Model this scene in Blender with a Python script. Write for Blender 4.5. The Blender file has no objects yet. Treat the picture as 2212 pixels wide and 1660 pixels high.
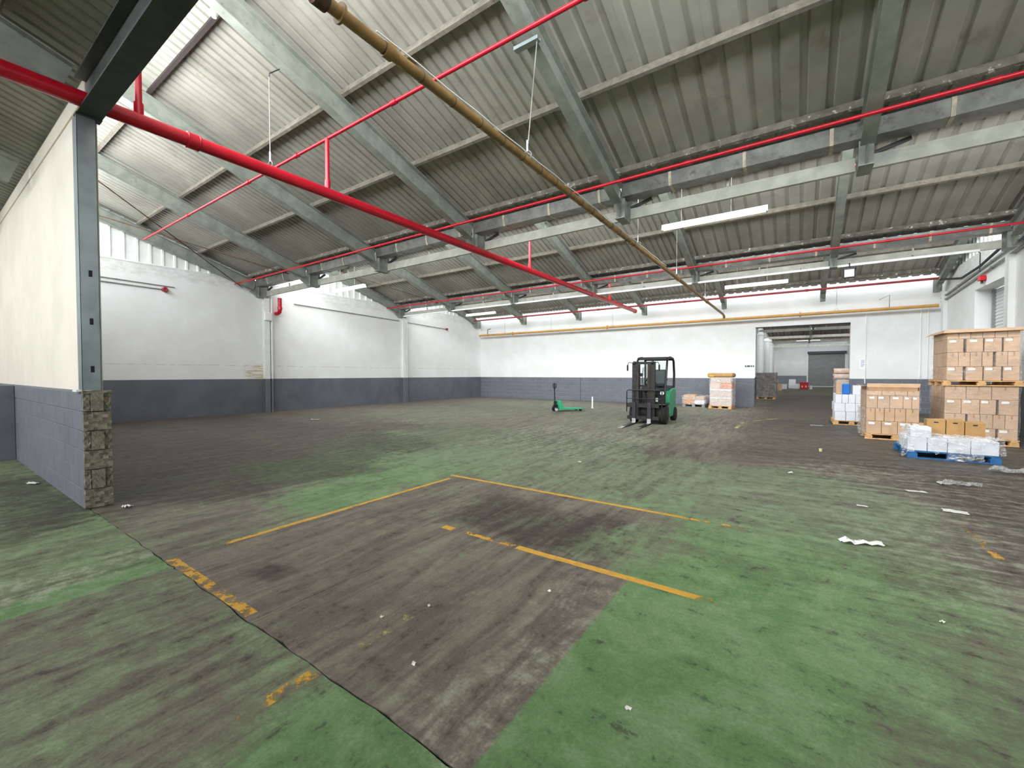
import bpy, bmesh, math, random
from mathutils import Vector, Matrix
random.seed(7)
R = math.radians
scene = bpy.context.scene
col = scene.collection

# ------------------------------------------------------------------ camera
cam_d = bpy.data.cameras.new('camera'); cam = bpy.data.objects.new('camera', cam_d); col.objects.link(cam)
cam_d.sensor_fit = 'HORIZONTAL'; cam_d.sensor_width = 36.0
cam_d.lens = 906.2 / 2212 * 36.0
cam_d.clip_start = 0.05; cam_d.clip_end = 300
cam.location = (0, 0, 1.5)
cam.rotation_euler = (R(90 - 1.346), R(0), R(34.4))
scene.camera = cam

# ------------------------------------------------------------------ sky
world = bpy.data.worlds.new('overcast_sky'); scene.world = world; world.use_nodes = True
wn = world.node_tree.nodes; wl = world.node_tree.links
bg = wn['Background']; bg.inputs['Color'].default_value = (0.93, 0.97, 1.0, 1); bg.inputs['Strength'].default_value = 3.0

# ------------------------------------------------------------------ exposure
vs = scene.view_settings
vs.view_transform = 'Standard'; vs.look = 'None'; vs.gamma = 1.0; vs.use_curve_mapping = False
vs.exposure = 0.2
scene.cycles.max_bounces = 7; scene.cycles.diffuse_bounces = 5; scene.cycles.glossy_bounces = 3; scene.cycles.transparent_max_bounces = 10
scene.cycles.sample_clamp_indirect = 12.0
scene.cycles.use_denoising = True
scene.cycles.use_light_tree = False
scene.cycles.use_adaptive_sampling = True; scene.cycles.adaptive_threshold = 0.07; scene.cycles.adaptive_min_samples = 16
scene.cycles.caustics_reflective = False; scene.cycles.caustics_refractive = False

# ------------------------------------------------------------------ dimensions of the place
XL, XR = -17.43, 4.33            # left and right wall faces
YB = 21.8                        # back wall face
SL = 0.325                       # roof slope
RX = [0.75 - 3.63 * i for i in range(5)]          # rafter lines (right to left)
RXALL = [4.10] + RX + [-17.32]
HALLV = [29.05, 36.0, 42.95, 49.9, 56.85]

def daylight(x0, x1, y, z0, z1, radiance):
    """daylight coming in through one upright strip of roof glazing"""
    d = bpy.data.lights.new('daylight', 'AREA'); d.shape = 'RECTANGLE'
    d.size = x1 - x0; d.size_y = z1 - z0; d.energy = radiance * math.pi * d.size * d.size_y
    d.color = (0.95, 0.975, 1.0)
    o = bpy.data.objects.new('daylight', d); col.objects.link(o)
    o.location = ((x0 + x1) / 2, y, (z0 + z1) / 2); o.rotation_euler = (R(90), 0, 0)   # shines along +Y, into the bay
DAY = 7.0
for yv in (-12.65, -5.7, 1.25, 8.2, 15.15):
    daylight(XL + 0.1, XR - 0.1, yv + 0.31, 5.30, 6.55, 1.40 * DAY * {-12.65: 0.6, -5.7: 0.72, 1.25: 1.05, 8.2: 1.15, 15.15: 0.72}[yv])
for yv in (22.1, 36.0, 49.9): daylight(-2.5, 4.4, yv + 0.35, 5.70, 7.1, DAY * 1.0)

# ------------------------------------------------------------------ helpers
class NT:
    """small helper to write node maths as code"""
    def __init__(s, m):
        s.n = m.node_tree.nodes; s.l = m.node_tree.links
    def node(s, t, **k):
        n = s.n.new(t)
        for a, b in k.items(): setattr(n, a, b)
        return n
    def put(s, sock, v):
        if hasattr(v, 'is_output') or isinstance(v, bpy.types.NodeSocket): s.l.new(v, sock)
        else: sock.default_value = v
    def m(s, op, a, b=0.0, c=0.0, clamp=False):
        n = s.node('ShaderNodeMath', operation=op); n.use_clamp = clamp
        s.put(n.inputs[0], a); s.put(n.inputs[1], b); s.put(n.inputs[2], c)
        return n.outputs[0]
    def add(s, a, b): return s.m('ADD', a, b)
    def sub(s, a, b): return s.m('SUBTRACT', a, b)
    def mul(s, a, b): return s.m('MULTIPLY', a, b)
    def mx(s, a, b): return s.m('MAXIMUM', a, b)
    def step(s, v, a, b):              # smooth 0..1 between a and b
        n = s.node('ShaderNodeMapRange', interpolation_type='SMOOTHSTEP')
        s.put(n.inputs['Value'], v); n.inputs['From Min'].default_value = a; n.inputs['From Max'].default_value = b
        return n.outputs['Result']
    def mix(s, f, a, b):
        n = s.node('ShaderNodeMix', data_type='RGBA'); s.put(n.inputs[0], f)
        s.put(n.inputs[6], a if not isinstance(a, tuple) else (*a, 1)); s.put(n.inputs[7], b if not isinstance(b, tuple) else (*b, 1))
        return n.outputs[2]
    def noise(s, vec, scale, detail=4.0, rough=0.6, dist=0.0):
        n = s.node('ShaderNodeTexNoise'); s.put(n.inputs['Vector'], vec)
        n.inputs['Scale'].default_value = scale; n.inputs['Detail'].default_value = detail
        n.inputs['Roughness'].default_value = rough; n.inputs['Distortion'].default_value = dist
        return n.outputs['Fac']
    def vscale(s, vec, sc, off=(0, 0, 0)):
        n = s.node('ShaderNodeMapping'); s.put(n.inputs['Vector'], vec)
        n.inputs['Scale'].default_value = sc; n.inputs['Location'].default_value = off
        return n.outputs['Vector']

def srgb(r, g, b):
    f = lambda c: (c / 255 / 12.92) if c / 255 <= 0.04045 else ((c / 255 + 0.055) / 1.055) ** 2.4
    return (f(r), f(g), f(b))

def newmat(name):
    m = bpy.data.materials.new(name); m.use_nodes = True
    t = NT(m); b = m.node_tree.nodes['Principled BSDF']
    return m, t, b

def mat(name, c, rough=0.6, metal=0.0, var=0.12, scale=6.0, bump=0.0, bscale=40.0, c2=None, thr=(0.45, 0.7), emit=None, spec=0.5, objrand=0.0):
    """plain procedural material: base colour broken by noise, optional second colour in patches, optional bump"""
    m, t, b = newmat(name)
    g = t.node('ShaderNodeNewGeometry').outputs['Position']
    n1 = t.noise(g, scale, 3)
    dark = tuple(x * (1 - var * 1.6) for x in c); lite = tuple(min(1, x * (1 + var)) for x in c)
    colr = t.mix(t.step(n1, 0.3, 0.7), dark, lite)
    if c2 is not None:
        n2 = t.noise(g, scale * 1.7, 4, 0.7)
        colr = t.mix(t.step(n2, *thr), colr, c2)
    if objrand:
        oi = t.node('ShaderNodeObjectInfo').outputs['Random']
        hv = t.node('ShaderNodeHueSaturation'); t.put(hv.inputs['Color'], colr)
        t.put(hv.inputs['Value'], t.add(1 - objrand / 2, t.mul(oi, objrand))); colr = hv.outputs[0]
    t.put(b.inputs['Base Color'], colr)
    b.inputs['Roughness'].default_value = rough; b.inputs['Metallic'].default_value = metal
    b.inputs['Specular IOR Level'].default_value = spec
    if bump:
        bn = t.node('ShaderNodeBump'); bn.inputs['Strength'].default_value = bump; bn.inputs['Distance'].default_value = 0.02
        t.put(bn.inputs['Height'], t.noise(g, bscale, 2)); t.l.new(bn.outputs[0], b.inputs['Normal'])
    if emit:
        b.inputs['Emission Color'].default_value = (*emit[0], 1); b.inputs['Emission Strength'].default_value = emit[1]
    return m

def film_mat(name, base=0.16, tint=(0.95, 0.96, 0.97), wr=9.0, strong=0.35, dens=(0.42, 0.72)):
    """clear stretch film: mostly see-through, whiter and glossier in its folds"""
    m, t, b = newmat(name); out = m.node_tree.nodes['Material Output']
    g = t.node('ShaderNodeNewGeometry').outputs['Position']
    n = t.noise(t.vscale(g, (1.0, 1.0, 3.2)), wr, 5, 0.65, 1.5)
    fold = t.step(n, *dens)
    b.inputs['Base Color'].default_value = (*tint, 1); b.inputs['Roughness'].default_value = 0.16
    bn = t.node('ShaderNodeBump'); bn.inputs['Strength'].default_value = 0.7; bn.inputs['Distance'].default_value = 0.03
    t.put(bn.inputs['Height'], n); t.l.new(bn.outputs[0], b.inputs['Normal'])
    tr = t.node('ShaderNodeBsdfTransparent'); mx = t.node('ShaderNodeMixShader')
    t.put(mx.inputs[0], t.add(base, t.mul(fold, strong)))
    t.l.new(tr.outputs[0], mx.inputs[1]); t.l.new(b.outputs[0], mx.inputs[2]); t.l.new(mx.outputs[0], out.inputs['Surface'])
    return m

class MB:
    """collects geometry for one mesh object"""
    def __init__(s): s.v = []; s.f = []
    def add(s, vs, fs):
        o = len(s.v); s.v += [tuple(p) for p in vs]; s.f += [tuple(i + o for i in q) for q in fs]; return s
    def box(s, x0, x1, y0, y1, z0, z1):
        v = [(x, y, z) for z in (z0, z1) for y in (y0, y1) for x in (x0, x1)]
        return s.add(v, [(0, 2, 3, 1), (4, 5, 7, 6), (0, 1, 5, 4), (2, 6, 7, 3), (0, 4, 6, 2), (1, 3, 7, 5)])
    def beam(s, p0, p1, w, h, up=(0, 0, 1)):
        p0 = Vector(p0); p1 = Vector(p1); d = (p1 - p0).normalized(); u = Vector(up)
        sx = d.cross(u).normalized(); u = sx.cross(d).normalized()
        v = []
        for p in (p0, p1):
            for a, b in ((-1, -1), (1, -1), (1, 1), (-1, 1)): v.append(p + sx * (a * w / 2) + u * (b * h / 2))
        return s.add(v, [(3, 2, 1, 0), (4, 5, 6, 7), (0, 1, 5, 4), (1, 2, 6, 5), (2, 3, 7, 6), (3, 0, 4, 7)])
    def ibeam(s, p0, p1, w, h, tf=0.014, tw=0.01, up=(0, 0, 1)):
        p0 = Vector(p0); p1 = Vector(p1); d = (p1 - p0).normalized(); u = Vector(up)
        sx = d.cross(u).normalized(); u = sx.cross(d).normalized()
        s.beam(p0 + u * (h / 2 - tf / 2), p1 + u * (h / 2 - tf / 2), w, tf, u)
        s.beam(p0 - u * (h / 2 - tf / 2), p1 - u * (h / 2 - tf / 2), w, tf, u)
        s.beam(p0, p1, tw, h - 2 * tf, u); return s
    def cyl(s, p0, p1, r, n=14, r2=None):
        p0 = Vector(p0); p1 = Vector(p1); d = (p1 - p0).normalized()
        a = d.orthogonal().normalized(); b = d.cross(a); r2 = r if r2 is None else r2; v = []
        for p, q in ((p0, r), (p1, r2)):
            for i in range(n):
                t = 2 * math.pi * i / n; v.append(p + a * (q * math.cos(t)) + b * (q * math.sin(t)))
        f = [(i, (i + 1) % n, n + (i + 1) % n, n + i) for i in range(n)] + [tuple(range(n - 1, -1, -1)), tuple(range(n, 2 * n))]
        return s.add(v, f)
    def tube(s, pts, r, n=10, closed=False):
        P = [Vector(p) for p in pts]; m = len(P); v = []; prev = None
        for i, p in enumerate(P):
            if closed: d = (P[(i + 1) % m] - P[i - 1]).normalized()
            else: d = ((P[i + 1] if i < m - 1 else P[i]) - (P[i - 1] if i else P[i])).normalized()
            a = d.orthogonal().normalized() if prev is None else (prev - d * prev.dot(d)).normalized()
            prev = a; b = d.cross(a)
            for k in range(n):
                t = 2 * math.pi * k / n; v.append(p + a * (r * math.cos(t)) + b * (r * math.sin(t)))
        f = []
        for i in range(m if closed else m - 1):
            j = (i + 1) % m
            for k in range(n): f.append((i * n + k, i * n + (k + 1) % n, j * n + (k + 1) % n, j * n + k))
        if not closed: f += [tuple(range(n - 1, -1, -1)), tuple((m - 1) * n + k for k in range(n))]
        return s.add(v, f)
    def prism(s, pts, axis, a0, a1):
        """extrude a 2D outline along an axis: 'x' pts are (y,z), 'y' pts are (x,z), 'z' pts are (x,y)"""
        mk = {'x': lambda p, a: (a, p[0], p[1]), 'y': lambda p, a: (p[0], a, p[1]), 'z': lambda p, a: (p[0], p[1], a)}[axis]
        n = len(pts); v = [mk(p, a0) for p in pts] + [mk(p, a1) for p in pts]
        f = [(i, (i + 1) % n, n + (i + 1) % n, n + i) for i in range(n)] + [tuple(range(n - 1, -1, -1)), tuple(range(n, 2 * n))]
        return s.add(v, f)
    def torus(s, c, axis, R0, r, n=20, k=10):
        c = Vector(c); d = Vector(axis).normalized(); a = d.orthogonal().normalized(); b = d.cross(a)
        return s.tube([c + a * (R0 * math.cos(2 * math.pi * i / n)) + b * (R0 * math.sin(2 * math.pi * i / n)) for i in range(n)], r, k, True)
    def build(s, name, material, parent=None, origin=(0, 0, 0), smooth=False, bevel=0.0):
        me = bpy.data.meshes.new(name)
        ox, oy, oz = origin
        me.from_pydata([(x - ox, y - oy, z - oz) for x, y, z in s.v], [], s.f)
        bm = bmesh.new(); bm.from_mesh(me); bmesh.ops.recalc_face_normals(bm, faces=bm.faces)
        if bevel: bmesh.ops.bevel(bm, geom=list(bm.edges), offset=bevel, segments=1, affect='EDGES', clamp_overlap=True)
        bm.to_mesh(me); bm.free()
        if smooth:
            me.polygons.foreach_set('use_smooth', [True] * len(me.polygons)); me.set_sharp_from_angle(angle=R(38))
        if material is not None: me.materials.append(material)
        o = bpy.data.objects.new(name, me); col.objects.link(o)
        if parent is None: o.location = origin
        else: o.parent = parent
        return o

def tag(o, label=None, cat=None, group=None, kind=None):
    if label: o['label'] = label
    if cat: o['category'] = cat
    if group: o['group'] = group
    if kind: o['kind'] = kind
    return o
def thing(name, label, cat, loc=(0, 0, 0), rz=0.0, group=None):
    o = bpy.data.objects.new(name, None); col.objects.link(o); o.empty_display_size = 0.1
    o.location = loc; o.rotation_euler = (0, 0, rz); return tag(o, label, cat, group)
def struct(o, label=None): return tag(o, label, None, None, 'structure')
def group_empty(name, loc=(0, 0, 0)):
    o = bpy.data.objects.new(name, None); col.objects.link(o); o.location = loc; o.empty_display_size = 0.1; return o
def piece(mesh, name, loc, parent, rz=0.0):
    o = bpy.data.objects.new(name, mesh); col.objects.link(o); o.parent = parent; o.location = loc; o.rotation_euler = (0, 0, rz); return o
ORD = ['first', 'second', 'third', 'fourth', 'fifth', 'sixth', 'seventh', 'eighth', 'ninth', 'tenth', 'eleventh', 'twelfth']

# ------------------------------------------------------------------ materials
M = {}
M['white_wall'] = mat('white_painted_wall', srgb(232, 233, 232), 0.75, var=0.03, scale=1.3, bump=0.12, bscale=18, c2=srgb(205, 203, 196), thr=(0.66, 0.82))
M['dado'] = mat('grey_dado_paint', srgb(108, 111, 120), 0.6, var=0.06, scale=3, bump=0.15, bscale=30)
M['cream'] = mat('cream_board', srgb(235, 226, 212), 0.6, var=0.04, scale=1.2, c2=srgb(214, 196, 180), thr=(0.62, 0.85))
M['block_raw'] = mat('raw_broken_block', srgb(132, 126, 114), 0.95, var=0.16, scale=14, bump=0.6, bscale=35, c2=srgb(148, 136, 120), thr=(0.5, 0.7))
M['galv'] = mat('galvanised_steel', srgb(158, 168, 172), 0.36, 0.7, var=0.15, scale=2.2)
M['slot'] = mat('dark_slot', srgb(30, 32, 34), 0.7)
M['sheet'] = mat('grey_roof_sheet', srgb(160, 158, 148), 0.55, 0.0, var=0.10, scale=1.1, c2=srgb(134, 126, 114), thr=(0.55, 0.8), objrand=0.10)
M['sheet_hall'] = mat('brownish_roof_sheet', srgb(150, 136, 128), 0.6, 0.0, var=0.12, scale=1.0, objrand=0.12)
M['purlin'] = mat('dusty_purlin', srgb(128, 122, 111), 0.8, var=0.15, scale=7, c2=srgb(104, 92, 80), thr=(0.55, 0.75))
M['purlin_red'] = mat('oxide_red_purlin', srgb(46, 33, 30), 0.8, var=0.2, scale=7)
M['purlin_flake'] = mat('flaking_eaves_purlin', srgb(122, 117, 107), 0.85, var=0.2, scale=6, c2=srgb(206, 202, 192), thr=(0.58, 0.66))
M['steel'] = mat('grey_green_steel_paint', srgb(146, 151, 141), 0.55, var=0.12, scale=4, c2=srgb(112, 108, 97), thr=(0.6, 0.8))
M['tie'] = mat('pale_grey_tie_paint', srgb(196, 196, 184), 0.6, var=0.10, scale=4, c2=srgb(110, 84, 66), thr=(0.68, 0.76))
M['dark_steel'] = mat('dark_steel_paint', srgb(70, 74, 72), 0.5, var=0.15, scale=5)
M['rust'] = mat('rusty_steel', srgb(92, 66, 50), 0.85, var=0.3, scale=12)
M['gutter'] = mat('weathered_grey_gutter', srgb(124, 124, 119), 0.34, 0.15, var=0.2, scale=3, c2=srgb(82, 80, 74), thr=(0.5, 0.75))
M['strap'] = mat('pale_strap', srgb(192, 182, 160), 0.7, var=0.2, scale=8)
M['red'] = mat('red_pipe_paint', srgb(188, 16, 40), 0.30, var=0.08, scale=4)
M['red_old'] = mat('faded_red_pipe_paint', srgb(150, 48, 52), 0.5, var=0.15, scale=6)
M['brown_pipe'] = mat('ochre_brown_pipe', srgb(140, 108, 62), 0.5, var=0.18, scale=5, c2=srgb(92, 70, 44), thr=(0.58, 0.75))
M['ochre'] = mat('ochre_yellow_pipe', srgb(206, 158, 88), 0.5, var=0.08, scale=4)
M['wire'] = mat('steel_wire', srgb(150, 148, 140), 0.5, 0.4, var=0.1)
M['white_paint'] = mat('white_gloss_paint', srgb(236, 238, 236), 0.45, var=0.03)
M['white_plastic'] = mat('white_plastic', srgb(240, 240, 238), 0.4, var=0.02)
M['tube'] = mat('lit_fluorescent_tube', (1, 0.95, 0.8), 0.4, var=0.0, emit=((1.0, 0.90, 0.56), 1.9))
M['tube'].cycles.emission_sampling = 'NONE'
M['lamp_glass'] = mat('unlit_lamp_glass', srgb(216, 226, 222), 0.2, var=0.02)
M['black'] = mat('black_paint', srgb(24, 24, 25), 0.42, var=0.15, scale=8)
M['black_worn'] = mat('worn_black_steel', srgb(40, 38, 36), 0.5, 0.2, var=0.3, scale=12, c2=srgb(96, 84, 72), thr=(0.62, 0.75))
M['rubber'] = mat('black_rubber', srgb(38, 36, 34), 0.85, var=0.25, scale=14)
M['bright_steel'] = mat('bare_steel_edge', srgb(205, 205, 205), 0.3, 0.6, var=0.1)
M['fork_green'] = mat('green_machine_paint', srgb(50, 158, 116), 0.4, var=0.08, scale=5)
M['jack_green'] = mat('mint_green_paint', srgb(62, 178, 130), 0.4, var=0.08, scale=5)
M['seat'] = mat('dark_vinyl', srgb(58, 62, 66), 0.6, var=0.12)
M['carton'] = mat('brown_cardboard', srgb(202, 168, 136), 0.85, var=0.07, scale=5, bump=0.08, bscale=60, objrand=0.14)
M['carton_dark'] = mat('golden_cardboard', srgb(186, 144, 92), 0.85, var=0.08, scale=5, objrand=0.10)
M['carton_shaded'] = mat('shaded_cardboard', srgb(176, 136, 100), 0.9, var=0.08, scale=5)  # shaded copy of the brown cardboard, shade put into the colour; also colours tape
M['white_box'] = mat('white_carton', srgb(232, 234, 240), 0.7, var=0.03, scale=5, objrand=0.05)
M['paper'] = mat('white_paper', srgb(240, 240, 238), 0.7, var=0.02)
M['pallet_wood'] = mat('pallet_pine', srgb(216, 172, 118), 0.8, var=0.15, scale=9, c2=srgb(168, 118, 74), thr=(0.6, 0.8), objrand=0.15)
M['pallet_grey'] = mat('weathered_pallet', srgb(150, 146, 142), 0.85, var=0.15, scale=9, objrand=0.15)
M['pallet_blue'] = mat('blue_pallet_paint', srgb(46, 108, 164), 0.65, var=0.14, scale=9, c2=srgb(110, 150, 190), thr=(0.62, 0.74), objrand=0.1)
M['film'] = film_mat('clear_stretch_film', 0.05, (0.93, 0.90, 0.88), 7, 0.24)
M['film_heavy'] = film_mat('crumpled_clear_film', 0.12, (0.95, 0.96, 0.97), 8, 0.58, (0.46, 0.66))
M['film_dark'] = film_mat('smoky_film', 0.50, (0.34, 0.31, 0.30), 3.5, 0.35)
M['blue_plastic'] = mat('blue_plastic', srgb(24, 112, 206), 0.4, var=0.04)
M['red_plastic'] = mat('red_plastic', srgb(206, 22, 34), 0.4, var=0.05)
M['pink_wrap'] = mat('pale_paper_bundle', srgb(214, 192, 178), 0.7, var=0.08, scale=6, c2=srgb(190, 150, 130), thr=(0.55, 0.75), objrand=0.1)
M['orange_wrap'] = mat('orange_printed_wrap', srgb(220, 142, 92), 0.6, var=0.1, scale=8, c2=srgb(214, 70, 60), thr=(0.6, 0.7))
M['dark_goods'] = mat('dark_wrapped_goods', srgb(84, 72, 70), 0.45, var=0.2, scale=7)
M['shutter'] = mat('grey_roller_shutter', srgb(148, 148, 148), 0.5, var=0.05, scale=2)
M['shutter_white'] = mat('pale_roller_shutter', srgb(214, 218, 216), 0.55, var=0.04, scale=2)
M['charcoal'] = mat('charcoal_steel', srgb(62, 68, 80), 0.5, var=0.1)
M['conduit'] = mat('grey_conduit', srgb(150, 154, 152), 0.4, 0.3, var=0.08)
M['cable'] = mat('black_cable', srgb(40, 42, 42), 0.6, var=0.1)
M['litter'] = mat('scrap_paper', srgb(232, 230, 222), 0.8, var=0.05)
M['litter_film'] = film_mat('scrap_clear_film', 0.30, (0.85, 0.86, 0.84), 22, 0.5)
M['ink'] = mat('blue_grey_print', srgb(120, 126, 168), 0.8, var=0.05)
M['ink_black'] = mat('dark_print', srgb(60, 62, 66), 0.8, var=0.05)
M['yellow_tape'] = mat('yellow_tape', srgb(226, 178, 40), 0.5, var=0.05)
M['fork_steel'] = mat('dark_fork_steel', srgb(46, 48, 55), 0.45, 0.2, var=0.15, scale=9)
M['cup'] = mat('pale_yellow_cup', srgb(226, 220, 150), 0.5, var=0.03)
m, t, b = newmat('window_glass'); out = m.node_tree.nodes['Material Output']
tr = t.node('ShaderNodeBsdfTransparent'); tr.inputs[0].default_value = (0.92, 0.95, 0.95, 1)
mx = t.node('ShaderNodeMixShader'); mx.inputs[0].default_value = 0.06
b.inputs['Roughness'].default_value = 0.05; b.inputs['Base Color'].default_value = (0.7, 0.75, 0.75, 1)
t.l.new(tr.outputs[0], mx.inputs[1]); t.l.new(b.outputs[0], mx.inputs[2]); t.l.new(mx.outputs[0], out.inputs['Surface']); M['glass'] = m
m, t, b = newmat('clear_cab_glass'); out = m.node_tree.nodes['Material Output']
tr = t.node('ShaderNodeBsdfTransparent'); tr.inputs[0].default_value = (0.90, 0.95, 0.93, 1)
mx = t.node('ShaderNodeMixShader'); mx.inputs[0].default_value = 0.04
b.inputs['Roughness'].default_value = 0.05
t.l.new(tr.outputs[0], mx.inputs[1]); t.l.new(b.outputs[0], mx.inputs[2]); t.l.new(mx.outputs[0], out.inputs['Surface']); M['cab_glass'] = m
# ------------------------------------------------------------------ painted wall: white above a grey dado, faint block courses
def wall_paint(name, axis):
    m, t, b = newmat(name)
    g = t.node('ShaderNodeNewGeometry').outputs['Position']
    sp = t.node('ShaderNodeSeparateXYZ'); t.put(sp.inputs[0], g)
    x, y, z = sp.outputs
    cb = t.node('ShaderNodeCombineXYZ'); t.put(cb.inputs[0], y if axis == 'y' else x); t.put(cb.inputs[1], z)
    br = t.node('ShaderNodeTexBrick'); t.put(br.inputs['Vector'], cb.outputs[0]); br.inputs['Scale'].default_value = 1.0
    br.inputs['Brick Width'].default_value = 0.45; br.inputs['Row Height'].default_value = 0.225
    br.inputs['Mortar Size'].default_value = 0.006; br.inputs['Mortar Smooth'].default_value = 0.4
    n1 = t.noise(g, 1.3, 3); n2 = t.noise(t.vscale(g, (1, 1, 3)), 3.5, 4, 0.7); n3 = t.noise(g, 20, 2)
    white = t.mix(t.step(n1, 0.35, 0.7), srgb(228, 228, 226), srgb(234, 235, 235))
    white = t.mix(t.mul(t.step(n2, 0.64, 0.80), 0.22), white, srgb(190, 188, 178))
    grey = t.mix(t.step(n1, 0.3, 0.7), srgb(94, 96, 104), srgb(106, 108, 117)) if axis == 'y' else t.mix(t.step(n1, 0.3, 0.7), srgb(126, 128, 137), srgb(138, 140, 149))
    grey = t.mix(t.mul(t.step(n2, 0.66, 0.8), 0.3), grey, srgb(140, 140, 146))
    zz = t.add(z, t.mul(t.sub(n3, 0.5), 0.006))
    colr = t.mix(t.step(zz, 1.313, 1.319), grey, white)
    if axis == 'y':      # peeled, pale brick showing beside the first wall column; thin crack line
        pm = t.mul(t.step(y, 7.35, 7.6), t.step(y, 8.15, 8.1))
        pm = t.mul(pm, t.mul(t.step(z, 1.28, 1.36), t.step(z, 1.92, 1.86)))
        rows = t.noise(t.vscale(g, (1, 1.2, 9)), 2.2, 4)
        colr = t.mix(t.mul(pm, t.step(rows, 0.42, 0.56)), colr, srgb(206, 190, 158))
        cr = t.mul(t.step(t.m('ABSOLUTE', t.sub(t.add(z, t.mul(n1, 0.05)), 1.845)), 0.012, 0.004), t.step(n2, 0.44, 0.56))
        colr = t.mix(t.mul(cr, 0.55), colr, srgb(120, 118, 108))
        band = t.mul(t.step(z, 4.62, 4.75), t.step(n2, 0.4, 0.62))
        colr = t.mix(t.mul(band, 0.35), colr, srgb(176, 174, 166))
    t.put(b.inputs['Base Color'], colr); b.inputs['Roughness'].default_value = 0.62
    bn = t.node('ShaderNodeBump'); bn.inputs['Strength'].default_value = 0.35; bn.inputs['Distance'].default_value = 0.01
    h = t.add(t.mul(br.outputs['Fac'], -0.25), t.mul(n3, 0.35))
    t.put(bn.inputs['Height'], h); t.l.new(bn.outputs[0], b.inputs['Normal'])
    return m
M['wall_y'] = wall_paint('painted_block_wall_side', 'y')
M['wall_x'] = wall_paint('painted_block_wall_end', 'x')

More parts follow.
